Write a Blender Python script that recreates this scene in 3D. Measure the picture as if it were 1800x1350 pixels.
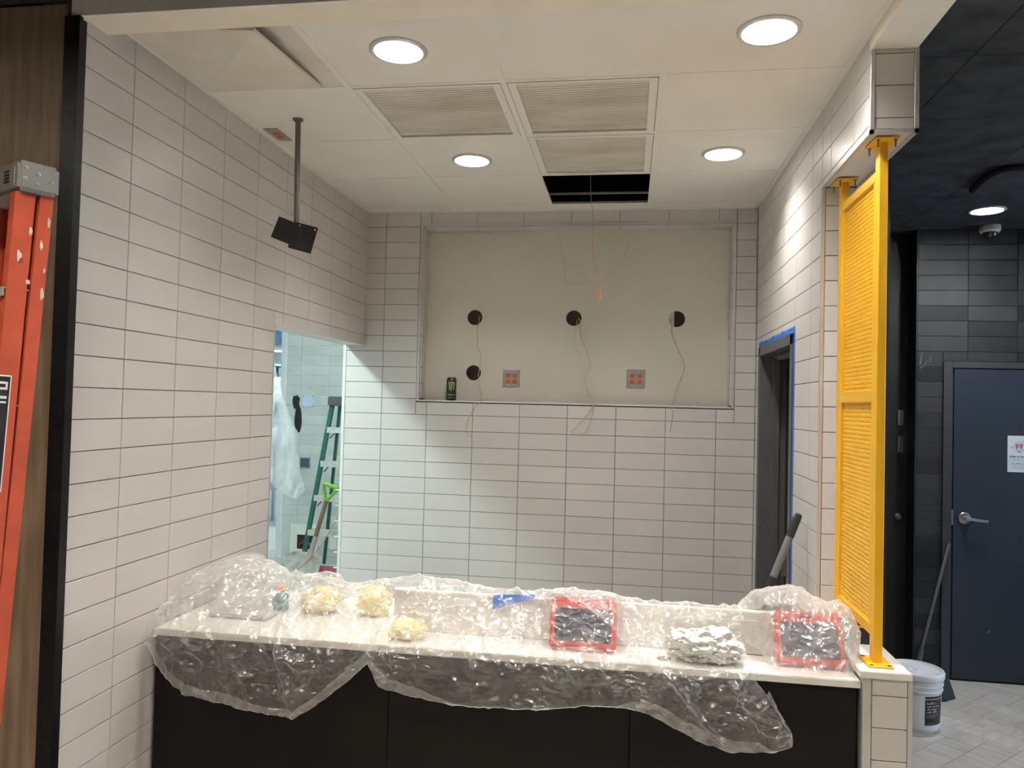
import bpy, bmesh, math, random
from mathutils import Vector, Matrix, noise
random.seed(7)
for o in list(bpy.data.objects): bpy.data.objects.remove(o)
scene = bpy.context.scene
COL = scene.collection
S = 0.0254                      # the whole place is measured in inches
PI = math.pi

# ------------------------------------------------------------------ camera
cam_d = bpy.data.cameras.new('camera'); cam = bpy.data.objects.new('camera', cam_d); COL.objects.link(cam)
scene.camera = cam
PITCH, ROLL, YAW = 0.02556278, 0.02463896, -0.15160747
F = Vector((math.sin(YAW)*math.cos(PITCH), math.cos(YAW)*math.cos(PITCH), math.sin(PITCH)))
R0 = Vector((math.cos(YAW), -math.sin(YAW), 0)); U0 = R0.cross(F)
RV = math.cos(ROLL)*R0 + math.sin(ROLL)*U0; UV = -math.sin(ROLL)*R0 + math.cos(ROLL)*U0
M = Matrix((RV, UV, -F)).transposed().to_4x4(); M.translation = Vector((68.436, -191.978, 69.0))*S
cam.matrix_world = M
cam_d.sensor_fit = 'HORIZONTAL'; cam_d.sensor_width = 36.0; cam_d.lens = 36.0*1350.69/1800.0
cam_d.clip_start = 0.05; cam_d.clip_end = 60

# ------------------------------------------------------------------ world, exposure
w = bpy.data.worlds.new('world'); scene.world = w; w.use_nodes = True
w.node_tree.nodes['Background'].inputs[0].default_value = (0.62, 0.78, 1.0, 1)
w.node_tree.nodes['Background'].inputs[1].default_value = 1.5
vs = scene.view_settings
vs.view_transform = 'Standard'; vs.look = 'None'; vs.gamma = 1.0; vs.exposure = 1.93; vs.use_curve_mapping = False
# daylight enters only through the storefront window in the dining room's right wall (portal guides the sampling)
WIN = (-92.0, 22.0, 22.0, 100.0)      # y0, y1, z0, z1
pl_d = bpy.data.lights.new('window_portal', 'AREA'); pl_d.shape = 'RECTANGLE'; pl_d.size = (WIN[3]-WIN[2])*S; pl_d.size_y = (WIN[1]-WIN[0])*S; pl_d.cycles.is_portal = True
plo = bpy.data.objects.new('window_portal', pl_d); COL.objects.link(plo); plo.location = Vector((259.5, (WIN[0]+WIN[1])/2, (WIN[2]+WIN[3])/2))*S; plo.rotation_euler = (0, PI/2, 0)
LAMP = 122.0          # downlight emitter strength
LAMP_DINING = 200.0
LED_COOL = 16.0      # tube panels in the kitchen on the left

# ------------------------------------------------------------------ materials
MATS = {}
def pm(name, col, rough=0.5, metal=0.0, var=0.06, nscale=8.0, bump=0.0, bscale=60.0, rnd=0.0, col2=None, spec=0.5, coat=0.0, stretch=None, tint=None):
    """procedural principled material: noise-varied colour, optional bump, optional per-object tone"""
    m = bpy.data.materials.new(name); m.use_nodes = True; nt = m.node_tree; N = nt.nodes; L = nt.links
    b = N['Principled BSDF']; b.inputs['Roughness'].default_value = rough; b.inputs['Metallic'].default_value = metal
    b.inputs['Specular IOR Level'].default_value = spec
    if coat: b.inputs['Coat Weight'].default_value = coat; b.inputs['Coat Roughness'].default_value = 0.15
    tc = N.new('ShaderNodeTexCoord'); mp = N.new('ShaderNodeMapping'); L.new(tc.outputs['Object'], mp.inputs[0])
    if stretch: mp.inputs['Scale'].default_value = stretch
    nz = N.new('ShaderNodeTexNoise'); nz.inputs['Scale'].default_value = nscale; nz.inputs['Detail'].default_value = 5
    L.new(mp.outputs[0], nz.inputs['Vector'])
    rp = N.new('ShaderNodeValToRGB'); rp.color_ramp.elements[0].position = 0.3; rp.color_ramp.elements[1].position = 0.7
    c2 = col2 or tuple(min(1, c*(1+var)) for c in col); c1 = tuple(c*(1-var) for c in col) if not col2 else col
    rp.color_ramp.elements[0].color = (*c1, 1); rp.color_ramp.elements[1].color = (*c2, 1)
    L.new(nz.outputs[0], rp.inputs[0]); out = rp.outputs[0]
    if rnd:
        oi = N.new('ShaderNodeObjectInfo'); mr = N.new('ShaderNodeMapRange')
        mr.inputs[3].default_value = 1-rnd; mr.inputs[4].default_value = 1+rnd; L.new(oi.outputs['Random'], mr.inputs[0])
        vm = N.new('ShaderNodeVectorMath'); vm.operation = 'SCALE'; L.new(out, vm.inputs[0]); L.new(mr.outputs[0], vm.inputs['Scale']); out = vm.outputs[0]
        ad = N.new('ShaderNodeVectorMath'); ad.operation = 'ADD'; L.new(mp.outputs[0], ad.inputs[0])
        sc = N.new('ShaderNodeVectorMath'); sc.operation = 'SCALE'; sc.inputs[0].default_value = (7.3, 3.1, 5.7); L.new(oi.outputs['Random'], sc.inputs['Scale'])
        L.new(sc.outputs[0], ad.inputs[1]); L.new(ad.outputs[0], nz.inputs['Vector'])
    L.new(out, b.inputs['Base Color'])
    if bump:
        n2 = N.new('ShaderNodeTexNoise'); n2.inputs['Scale'].default_value = bscale; n2.inputs['Detail'].default_value = 3
        L.new(mp.outputs[0], n2.inputs['Vector'])
        bp = N.new('ShaderNodeBump'); bp.inputs['Strength'].default_value = bump; bp.inputs['Distance'].default_value = 0.004
        L.new(n2.outputs[0], bp.inputs['Height']); L.new(bp.outputs[0], b.inputs['Normal'])
    MATS[name] = m; return m
def emit(name, col, strength):
    m = bpy.data.materials.new(name); m.use_nodes = True; nt = m.node_tree
    e = nt.nodes.new('ShaderNodeEmission'); e.inputs[0].default_value = (*col, 1); e.inputs[1].default_value = strength
    nt.links.new(e.outputs[0], nt.nodes['Material Output'].inputs[0]); MATS[name] = m; return m
def film(name, tint, base, edge, gloss=0.25, haze_scale=14.0, rough=0.16, crease_w=0.17, bumpd=0.012):
    """thin polyethylene film: clear + milky scatter + sheen, denser where seen edge-on, whitened along its creases"""
    m = bpy.data.materials.new(name); m.use_nodes = True; nt = m.node_tree; N = nt.nodes; L = nt.links
    for n in list(N):
        if n.type != 'OUTPUT_MATERIAL': N.remove(n)
    out = N['Material Output']
    def math_(op, a, b=None, clamp=False):
        n = N.new('ShaderNodeMath'); n.operation = op; n.use_clamp = clamp
        for k, x in enumerate((a, b)):
            if x is None: continue
            if isinstance(x, (int, float)): n.inputs[k].default_value = x
            else: L.new(x, n.inputs[k])
        return n.outputs[0]
    def rng(x, a, b, c, d):
        n = N.new('ShaderNodeMapRange')
        for k, q in zip((1, 2, 3, 4), (a, b, c, d)): n.inputs[k].default_value = q
        L.new(x, n.inputs[0]); return n.outputs[0]
    tr = N.new('ShaderNodeBsdfTransparent'); tr.inputs[0].default_value = (0.98, 0.98, 0.98, 1)
    di = N.new('ShaderNodeBsdfDiffuse'); di.inputs[0].default_value = (*tint, 1)
    tl = N.new('ShaderNodeBsdfTranslucent'); tl.inputs[0].default_value = (*tint, 1)
    gl = N.new('ShaderNodeBsdfGlossy'); gl.inputs[0].default_value = (1, 1, 1, 1); gl.inputs['Roughness'].default_value = rough
    a = N.new('ShaderNodeMixShader'); a.inputs[0].default_value = 0.45; L.new(di.outputs[0], a.inputs[1]); L.new(tl.outputs[0], a.inputs[2])
    g = N.new('ShaderNodeMixShader'); g.inputs[0].default_value = gloss; L.new(a.outputs[0], g.inputs[1]); L.new(gl.outputs[0], g.inputs[2])
    tc = N.new('ShaderNodeTexCoord')
    def nz(scale, detail, dist=0.0):
        n = N.new('ShaderNodeTexNoise'); n.inputs['Scale'].default_value = scale; n.inputs['Detail'].default_value = detail; n.inputs['Distortion'].default_value = dist
        L.new(tc.outputs['Object'], n.inputs['Vector']); return n.outputs[0]
    wn = N.new('ShaderNodeTexNoise'); wn.inputs['Scale'].default_value = 6; L.new(tc.outputs['Object'], wn.inputs['Vector'])
    wm = N.new('ShaderNodeVectorMath'); wm.operation = 'MULTIPLY_ADD'; wm.inputs[1].default_value = (.09, .09, .09); L.new(wn.outputs['Color'], wm.inputs[0]); L.new(tc.outputs['Object'], wm.inputs[2])
    def facet(scale, st):
        mp = N.new('ShaderNodeMapping'); mp.inputs['Scale'].default_value = st; mp.inputs['Rotation'].default_value = (.3, .5, .6); L.new(wm.outputs[0], mp.inputs[0])
        v = N.new('ShaderNodeTexVoronoi'); v.feature = 'DISTANCE_TO_EDGE'; v.inputs['Scale'].default_value = scale; L.new(mp.outputs[0], v.inputs['Vector']); return v.outputs['Distance']
    rA = facet(haze_scale, (1, .6, .45)); rB = facet(haze_scale*2.4, (.5, .8, 1))
    hgt = math_('ADD', math_('MULTIPLY', rA, -1.6), math_('MULTIPLY', rB, -.7))
    bp = N.new('ShaderNodeBump'); bp.inputs['Strength'].default_value = 0.8; bp.inputs['Distance'].default_value = bumpd; L.new(hgt, bp.inputs['Height'])
    for x in (gl, di): L.new(bp.outputs[0], x.inputs['Normal'])
    lw = N.new('ShaderNodeLayerWeight'); lw.inputs['Blend'].default_value = 0.35
    fac = rng(math_('POWER', lw.outputs['Facing'], 1.6), 0, 1, base, edge)
    line = math_('MULTIPLY', math_('ADD', rng(rA, 0, .022, 1, 0), rng(rB, 0, .03, .6, 0)), rng(nz(5.5, 3), .48, .66, 0, 1))
    fac = math_('MULTIPLY', fac, rng(nz(5, 4), .3, .7, .75, 1.25))
    fac = math_('ADD', fac, math_('MULTIPLY', line, crease_w), True)
    x = N.new('ShaderNodeMixShader'); L.new(fac, x.inputs[0]); L.new(tr.outputs[0], x.inputs[1]); L.new(g.outputs[0], x.inputs[2])
    L.new(x.outputs[0], out.inputs[0]); MATS[name] = m; return m

pm('tile', (0.62, 0.595, 0.575), 0.28, var=0.02, nscale=3, rnd=0.025)
pm('grout', (0.10, 0.095, 0.09), 0.9)
pm('trim_metal', (0.60, 0.59, 0.57), 0.35, metal=0.35)
pm('trim_white', (0.72, 0.71, 0.68), 0.4)
pm('ceil', (0.82, 0.79, 0.74), 0.85, var=0.03, nscale=3, bump=0.08, bscale=250)
pm('ceil_grid', (0.82, 0.79, 0.74), 0.5, var=0.02)
pm('beam_paint', (0.86, 0.79, 0.66), 0.7, var=0.03)
pm('beam_grey', (0.86, 0.85, 0.82), 0.7)
pm('stained', (0.66, 0.60, 0.51), 0.9, col2=(0.74, 0.71, 0.66), nscale=5)
pm('dark_ceil', (0.030, 0.032, 0.035), 0.9, var=0.5, nscale=9, bump=0.3, bscale=120, rnd=0.15)
pm('dark_void', (0.006, 0.006, 0.007), 0.9)
pm('dark_tile', (0.026, 0.027, 0.028), 0.6, var=0.15, rnd=0.5, nscale=5, spec=0.3)
pm('dark_grout', (0.05, 0.05, 0.048), 0.9)
pm('black_paint_and_shade', (0.010, 0.010, 0.011), 0.6)  # plain black paint; also carries the shade of the store room and recess
pm('niche_paint', (0.64, 0.61, 0.53), 0.6, var=0.03, nscale=2.5)
pm('ply_dark', (0.07, 0.035, 0.018), 0.8, var=0.3)
pm('plank', (0.37, 0.34, 0.30), 0.55, col2=(0.50, 0.47, 0.425), nscale=5, rnd=0.08, stretch=(1, 6, 1))
pm('floor_grout', (0.10, 0.095, 0.09), 0.9)
pm('wood_panel', (0.20, 0.135, 0.088), 0.5, col2=(0.35, 0.255, 0.175), nscale=6, stretch=(7, 7, 0.5))
pm('black_trim', (0.006, 0.006, 0.007), 0.4, var=0.6, nscale=70, spec=0.25)
pm('white_solid', (0.80, 0.78, 0.74), 0.3, var=0.02)
pm('counter_black', (0.006, 0.0055, 0.005), 0.5, var=0.25, nscale=4, spec=0.18)
pm('yellow', (0.86, 0.47, 0.018), 0.38, var=0.03)
pm('steel', (0.55, 0.55, 0.54), 0.3, metal=0.9)
pm('bolt', (0.30, 0.24, 0.17), 0.4, metal=0.8)
pm('pole_grey', (0.13, 0.13, 0.115), 0.45, metal=0.4)
pm('black_metal', (0.012, 0.012, 0.013), 0.4, var=0.5, nscale=40, bump=0.3, bscale=60)
pm('orange_plastic', (0.66, 0.13, 0.045), 0.4)
pm('slot_dark', (0.01, 0.008, 0.008), 0.6)
pm('galv', (0.42, 0.42, 0.41), 0.4, metal=0.6, var=0.15, nscale=30)
pm('frame_dark', (0.085, 0.085, 0.087), 0.45)
pm('door_slate', (0.020, 0.030, 0.044), 0.42, var=0.05, nscale=3)
pm('door_frame', (0.042, 0.045, 0.050), 0.4)
pm('tape_blue', (0.035, 0.16, 0.55), 0.6, var=0.15, nscale=40)
pm('red_case', (0.62, 0.055, 0.045), 0.4)
pm('screen', (0.035, 0.04, 0.085), 0.12, spec=0.8)
pm('yellow_wrap', (0.80, 0.68, 0.32), 0.5, var=0.2, nscale=30)
pm('foil', (0.83, 0.82, 0.80), 0.25, metal=0.45, var=0.08, nscale=20)
pm('teal', (0.02, 0.18, 0.22), 0.4)
pm('orange_cap', (0.8, 0.22, 0.07), 0.4)
pm('bucket_white', (0.76, 0.77, 0.79), 0.35, var=0.04, nscale=6)
pm('label_black', (0.012, 0.014, 0.018), 0.4)
pm('label_tan', (0.45, 0.36, 0.29), 0.5)
pm('print_white', (0.8, 0.8, 0.8), 0.5)
pm('print_grey', (0.30, 0.31, 0.33), 0.5)
pm('print_navy', (0.02, 0.02, 0.06), 0.5)
pm('print_red', (0.45, 0.04, 0.06), 0.5)
pm('print_tan', (0.60, 0.38, 0.25), 0.5)
pm('print_green', (0.36, 0.60, 0.16), 0.4)
pm('paper', (0.66, 0.72, 0.78), 0.5, var=0.02)
pm('can_black', (0.010, 0.011, 0.010), 0.3, spec=0.6)
pm('wire_orange', (0.72, 0.30, 0.19), 0.5)
pm('wire_white', (0.62, 0.55, 0.47), 0.5)
pm('vent_paint', (0.78, 0.74, 0.66), 0.6, col2=(0.56, 0.50, 0.41), nscale=2.2, stretch=(1, 3, 1))
pm('ladder_orange', (0.50, 0.082, 0.036), 0.5, var=0.12, nscale=14, bump=0.1, bscale=90)
pm('cap_alu', (0.42, 0.42, 0.40), 0.4, metal=0.55, var=0.1)
pm('plaster', (0.78, 0.75, 0.68), 0.9)
pm('kitchen_tile', (0.46, 0.49, 0.47), 0.4, col2=(0.58, 0.605, 0.58), nscale=3, rnd=0.04)
pm('kitchen_grout', (0.85, 0.88, 0.86), 0.9)
pm('kitchen_paint', (0.62, 0.66, 0.68), 0.7)
pm('kitchen_floor', (0.25, 0.16, 0.13), 0.6, var=0.25)
pm('kitchen_blue', (0.22, 0.31, 0.42), 0.6, var=0.2)
pm('plate_blue', (0.52, 0.62, 0.76), 0.35)
pm('green_fibre', (0.010, 0.115, 0.085), 0.45, var=0.2, nscale=25)
pm('step_alu', (0.62, 0.62, 0.60), 0.4, metal=0.4, var=0.15, nscale=30)
pm('pink_paint', (0.55, 0.13, 0.22), 0.5)
pm('lime', (0.22, 0.50, 0.035), 0.4)
pm('shaft_wood', (0.26, 0.17, 0.10), 0.6, var=0.3, nscale=18, stretch=(1, 1, 0.2))
pm('blade', (0.40, 0.38, 0.34), 0.5, metal=0.25, col2=(0.72, 0.70, 0.66), nscale=14, bump=0.3, bscale=40)
pm('spacer', (0.50, 0.85, 0.72), 0.4)
pm('grey_tube', (0.17, 0.17, 0.18), 0.4)
pm('rubber', (0.014, 0.014, 0.015), 0.5)
pm('broom_fibre', (0.010, 0.022, 0.020), 0.8, var=0.5, nscale=60)
pm('dome_white', (0.50, 0.50, 0.52), 0.4)
pm('dome_dark', (0.02, 0.02, 0.022), 0.1, spec=0.8)
pm('dining_wall', (0.30, 0.28, 0.26), 0.8)
pm('rack_dark', (0.06, 0.09, 0.13), 0.5)
pm('beige_plate', (0.20, 0.18, 0.15), 0.5)
pm('reflector', (0.86, 0.86, 0.85), 0.25, metal=0.2, var=0.01)
pm('white_rag', (0.72, 0.73, 0.73), 0.8, var=0.08)
gm = bpy.data.materials.new('pane_glass'); gm.use_nodes = True; nt_ = gm.node_tree; bs_ = nt_.nodes['Principled BSDF']; nt_.nodes.remove(bs_)
g_t = nt_.nodes.new('ShaderNodeBsdfTransparent'); g_g = nt_.nodes.new('ShaderNodeBsdfGlossy'); g_g.inputs['Roughness'].default_value = .02; g_f = nt_.nodes.new('ShaderNodeFresnel'); g_m = nt_.nodes.new('ShaderNodeMixShader')
nt_.links.new(g_f.outputs[0], g_m.inputs[0]); nt_.links.new(g_t.outputs[0], g_m.inputs[1]); nt_.links.new(g_g.outputs[0], g_m.inputs[2]); nt_.links.new(g_m.outputs[0], nt_.nodes['Material Output'].inputs[0]); MATS['pane_glass'] = gm
emit('lamp_glow', (1.0, 0.955, 0.90), LAMP)
emit('lamp_dining', (1.0, 0.90, 0.74), LAMP_DINING)
emit('lamp_neutral', (0.96, 0.98, 1.0), LAMP_DINING*1.0)
emit('led_cool', (0.80, 1.0, 0.97), LED_COOL)
emit('led_dim', (0.82, 1.0, 0.97), LED_COOL*0.36)
film('film', (0.93, 0.92, 0.90), 0.23, 0.95, gloss=0.34, crease_w=.26, bumpd=.02, rough=.2)
film('film_soft', (0.92, 0.91, 0.89), 0.34, 0.88, gloss=0.25)
film('film_thin', (0.80, 0.87, 0.90), 0.20, 0.6, gloss=0.12, haze_scale=5, crease_w=.1)
film('film_curtain', (0.86, 0.92, 0.93), 0.42, 0.80, gloss=0.12, haze_scale=5, crease_w=.15)

# ------------------------------------------------------------------ mesh helpers
class MB:
    def __init__(s): s.v = []; s.f = []
    def add(s, vs, fs):
        n = len(s.v); s.v += [tuple(x) for x in vs]; s.f += [tuple(i+n for i in f) for f in fs]; return s
    def box(s, x0, x1, y0, y1, z0, z1):
        return s.add([(x0,y0,z0),(x1,y0,z0),(x1,y1,z0),(x0,y1,z0),(x0,y0,z1),(x1,y0,z1),(x1,y1,z1),(x0,y1,z1)],
                     [(3,2,1,0),(4,5,6,7),(0,1,5,4),(1,2,6,5),(2,3,7,6),(3,0,4,7)])
    def obox(s, c, ax, ay, az, hx, hy, hz):
        c, ax, ay, az = map(Vector, (c, ax, ay, az)); vs = []
        for dz in (-1, 1):
            for dx, dy in ((-1,-1),(1,-1),(1,1),(-1,1)): vs.append(c+ax*hx*dx+ay*hy*dy+az*hz*dz)
        return s.add(vs, [(3,2,1,0),(4,5,6,7),(0,1,5,4),(1,2,6,5),(2,3,7,6),(3,0,4,7)])
    def tube(s, pts, r, n=8, cap=True):
        pts = [Vector(p) for p in pts]; rs = r if isinstance(r, (list, tuple)) else [r]*len(pts); vs = []; fs = []
        d0 = (pts[1]-pts[0]).normalized(); a = d0.orthogonal().normalized()
        for i, p in enumerate(pts):
            d = (pts[min(i+1, len(pts)-1)]-pts[max(i-1, 0)]).normalized()
            a = (a-d*a.dot(d)).normalized(); b = d.cross(a)
            for k in range(n): t = 2*PI*k/n; vs.append(p+(a*math.cos(t)+b*math.sin(t))*rs[i])
        for i in range(len(pts)-1):
            for k in range(n): fs.append((i*n+k, i*n+(k+1)%n, (i+1)*n+(k+1)%n, (i+1)*n+k))
        if cap: fs.append(tuple(range(n-1, -1, -1))); fs.append(tuple(range((len(pts)-1)*n, len(pts)*n)))
        return s.add(vs, fs)
    def lathe(s, prof, c, n=32, axis='z'):
        vs = []; fs = []
        for r, h in prof:
            for k in range(n):
                t = 2*PI*k/n; q = (r*math.cos(t), r*math.sin(t), h)
                if axis == 'y': q = (q[0], h, q[1])
                if axis == 'x': q = (h, q[0], q[1])
                vs.append((c[0]+q[0], c[1]+q[1], c[2]+q[2]))
        for i in range(len(prof)-1):
            for k in range(n): fs.append((i*n+k, i*n+(k+1)%n, (i+1)*n+(k+1)%n, (i+1)*n+k))
        if prof[0][0] > 0.02: fs.append(tuple(range(n-1, -1, -1)))
        if prof[-1][0] > 0.02: fs.append(tuple(range((len(prof)-1)*n, len(prof)*n)))
        return s.add(vs, fs)
    def ring_open(s, prof, c, n=40, axis='z'):
        m = len(s.f); s.lathe(prof, c, n, axis); s.f = [f for f in s.f[:m]] + [f for f in s.f[m:] if len(f) == 4]; return s
    def grid(s, rows):
        nr, nc = len(rows), len(rows[0]); vs = [p for r in rows for p in r]; fs = []
        for i in range(nr-1):
            for j in range(nc-1): fs.append((i*nc+j, i*nc+j+1, (i+1)*nc+j+1, (i+1)*nc+j))
        return s.add(vs, fs)
    def prism(s, poly, d):
        poly = [Vector(p) for p in poly]; d = Vector(d); n = len(poly)
        return s.add(poly+[p+d for p in poly], [tuple(range(n-1, -1, -1)), tuple(range(n, 2*n))]+[(i, (i+1)%n, n+(i+1)%n, n+i) for i in range(n)])
    def xform(s, m):
        s.v = [tuple(m @ Vector(p)) for p in s.v]; return s

def mk(name, mb, mat, off=(0,0,0), smooth=False, bevel=0.0, seg=1):
    me = bpy.data.meshes.new(name)
    me.from_pydata([((p[0]-off[0])*S, (p[1]-off[1])*S, (p[2]-off[2])*S) for p in mb.v], [], mb.f)
    bm = bmesh.new(); bm.from_mesh(me)
    bmesh.ops.recalc_face_normals(bm, faces=bm.faces)
    if bevel: bmesh.ops.bevel(bm, geom=bm.edges[:], offset=bevel*S, segments=seg, affect='EDGES', clamp_overlap=True)
    bm.to_mesh(me); bm.free()
    if smooth:
        for p in me.polygons: p.use_smooth = True
        me.set_sharp_from_angle(angle=math.radians(35))
    me.materials.append(MATS[mat] if isinstance(mat, str) else mat)
    return me
def tag(o, label, cat, group=None, kind=None):
    if label: o['label'] = label
    if cat: o['category'] = cat
    if group: o['group'] = group
    if kind: o['kind'] = kind
    return o
def thing(name, label, cat, loc=(0,0,0), group=None, kind=None):
    o = bpy.data.objects.new(name, None); o.empty_display_size = 0.05; COL.objects.link(o); o.location = Vector(loc)*S
    o['base'] = list(map(float, loc))
    return tag(o, label, cat, group, kind)
def base_of(p):
    if p is None: return (0,0,0)
    return tuple(p['base'])
def part(parent, name, mb, mat, smooth=False, bevel=0.0, seg=1, label=None, kind=None):
    """a mesh under its thing; mb is in world inches"""
    off = base_of(parent)
    o = bpy.data.objects.new(name, mk(name, mb, mat, off, smooth, bevel, seg)); COL.objects.link(o)
    o.parent = parent; o['base'] = list(off)
    if label: o['label'] = label
    if kind: o['kind'] = kind
    return o
def single(name, mb, mat, label, cat, loc=(0,0,0), group=None, kind=None, smooth=False, bevel=0.0, seg=1):
    o = bpy.data.objects.new(name, mk(name, mb, mat, loc, smooth, bevel, seg)); COL.objects.link(o); o.location = Vector(loc)*S
    o['base'] = list(map(float, loc))
    return tag(o, label, cat, group, kind)
def copy_tree(o, parent=None):
    c = o.copy(); COL.objects.link(c); c.parent = parent
    for ch in list(o.children): copy_tree(ch, c)
    return c
def dup(root, loc, label, group=None):
    c = copy_tree(root); c.location = Vector(loc)*S; c['base'] = list(map(float, loc)); c['label'] = label
    if group: c['group'] = group
    return c

# tile pieces: shared chamfered slabs
TILE_CACHE = {}
def piece(parent, centre, ua, va, w, h, mat, t=0.3, name='tile', ch=0.05):
    ua = Vector(ua); va = Vector(va); n = ua.cross(va)
    key = (tuple(ua), tuple(va), round(w, 2), round(h, 2), mat, t)
    me = TILE_CACHE.get(key)
    if not me:
        b = MB(); vs = []
        for (e, d) in ((0, 0), (0, t-ch), (ch, t)):
            for a, c in ((-1,-1),(1,-1),(1,1),(-1,1)): vs.append(ua*a*(w/2-e)+va*c*(h/2-e)+n*d)
        fs = [(8,9,10,11)]
        for l in (0, 4):
            for k in range(4): fs.append((l+k, l+(k+1)%4, l+4+(k+1)%4, l+4+k))
        b.add(vs, fs); me = mk(name, b, mat); TILE_CACHE[key] = me
    o = bpy.data.objects.new(name, me); COL.objects.link(o); o.parent = parent
    o.location = (Vector(centre)-Vector(base_of(parent)))*S
    return o
GAP = 0.11
MV, MH = 4.0486, 12.0486
R1 = 114.244                                   # height of the first full joint under the ceiling
ZC = 117.9
def rows_z(z0, z1):
    out = []; z = R1+MV
    edges = []
    k = -1
    while R1-k*MV > z0-0.01: edges.append(R1-k*MV); k += 1
    edges.append(R1-k*MV)
    for a, b in zip(edges[1:], edges[:-1]):
        lo, hi = max(a, z0), min(b, z1)
        if hi-lo > 0.5: out.append((lo, hi))
    return out
def tile_field(parent, origin, ua, us, z0, z1, mat='tile', holes=(), t=0.3, rowfn=None):
    """ua horizontal axis; us list of joint positions along it; holes = (u0,u1,z0,z1) left free"""
    ua = Vector(ua); va = Vector((0,0,1)); o = Vector(origin)
    for lo, hi in (rowfn or rows_z)(z0, z1):
        for a, b in zip(us[:-1], us[1:]):
            segs = [(a, b, lo, hi)]
            for h in holes:
                nx = []
                for (p, q, r, s_) in segs:
                    if q <= h[0]+.05 or p >= h[1]-.05 or s_ <= h[2]+.05 or r >= h[3]-.05: nx.append((p, q, r, s_)); continue
                    ov_z = min(s_, h[3])-max(r, h[2])
                    if p < h[0]-.4: nx.append((p, h[0], r, s_))
                    if q > h[1]+.4: nx.append((h[1], q, r, s_))
                    pm_, qm = max(p, h[0]), min(q, h[1])
                    if r < h[2]-.4: nx.append((pm_, qm, r, h[2]))
                    if s_ > h[3]+.4: nx.append((pm_, qm, h[3], s_))
                segs = nx
            for (p, q, r, s_) in segs:
                if q-p < 0.5 or s_-r < 0.4: continue
                c = o+ua*((p+q)/2)+va*((r+s_)/2)
                piece(parent, c, ua, va, q-p-GAP, s_-r-GAP, mat, t)

# panel in a plane with round holes (u,v plane)
def holed(x0, x1, y0, y1, holes, fn, n=32):
    """fn(u,v)->xyz ; holes (u,v,r)"""
    b = MB(); xs = sorted({x0, x1, *[round(h[0]-h[2]*1.15, 3) for h in holes], *[round(h[0]+h[2]*1.15, 3) for h in holes]})
    ys = sorted({y0, y1, *[round(h[1]-h[2]*1.15, 3) for h in holes], *[round(h[1]+h[2]*1.15, 3) for h in holes]})
    done = set()
    inside = lambda u, v: next((h for h in holes if abs(u-h[0]) < h[2]*1.15 and abs(v-h[1]) < h[2]*1.15), None)
    for a, c in zip(xs[:-1], xs[1:]):
        for d, e in zip(ys[:-1], ys[1:]):
            if inside((a+c)/2, (d+e)/2): continue
            b.add([fn(a,d), fn(c,d), fn(c,e), fn(a,e)], [(0,1,2,3)])
    for h in holes:
        q = h[2]*1.15; vs = []
        for k in range(n):
            t = 2*PI*k/n; cx, cy = math.cos(t), math.sin(t); m = max(abs(cx), abs(cy))
            vs.append(fn(h[0]+cx*h[2], h[1]+cy*h[2])); vs.append(fn(h[0]+cx/m*q, h[1]+cy/m*q))
        b.add(vs, [(2*k, 2*k+1, (2*k+3)%(2*n), (2*k+2)%(2*n)) for k in range(n)])
    return b

def text_mb(s, size, width=None, bold=0.0):
    cu = bpy.data.curves.new('t', 'FONT'); cu.body = s; cu.size = size; cu.offset = bold; cu.resolution_u = 2
    ob = bpy.data.objects.new('t', cu); COL.objects.link(ob); dg = bpy.context.evaluated_depsgraph_get(); dg.update()
    me = ob.evaluated_get(dg).to_mesh(); b = MB(); b.add([tuple(v.co) for v in me.vertices], [tuple(p.vertices) for p in me.polygons])
    bpy.data.objects.remove(ob); bpy.data.curves.remove(cu)
    if width and b.v:
        x0 = min(v[0] for v in b.v); x1 = max(v[0] for v in b.v); k = width/(x1-x0); b.v = [((v[0]-x0)*k, v[1], v[2]) for v in b.v]
    return b
def strokes(x0, x1, z, h, seed):
    """a printed line too small to read: word-length runs of short upright strokes, in the u,v plane"""
    b = MB(); rg = random.Random(seed); x = x0
    while x < x1:
        for _ in range(rg.randint(3, 7)):
            if x > x1: break
            hh = h*(.55+.45*(rg.random() > .7)); w_ = h*.22
            b.add([(x, z, 0), (x+w_, z, 0), (x+w_, z+hh, 0), (x, z+hh, 0)], [(0,1,2,3)])
            if rg.random() > .4: b.add([(x, z+hh*.8, 0), (x+h*.5, z+hh*.8, 0), (x+h*.5, z+hh, 0), (x, z+hh, 0)], [(0,1,2,3)])
            if rg.random() > .5: b.add([(x, z, 0), (x+h*.5, z, 0), (x+h*.5, z+hh*.2, 0), (x, z+hh*.2, 0)], [(0,1,2,3)])
            x += h*.62
        x += h*.55
    return b
def fbm(p, sc, oc=3):
    a = 0; amp = 1; q = Vector(p)*sc
    for _ in range(oc): a += amp*noise.noise(q); q = q*2.03+Vector((3.1, 1.7, 9.2)); amp *= 0.5
    return a
def crease(p, sc, oc=3):
    a = 0; amp = 1; q = Vector(p)*sc
    for _ in range(oc): a += amp*(1-2*abs(noise.noise(q))); q = q*1.9+Vector((5.1, 2.7, 1.2)); amp *= 0.55
    return a
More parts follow.
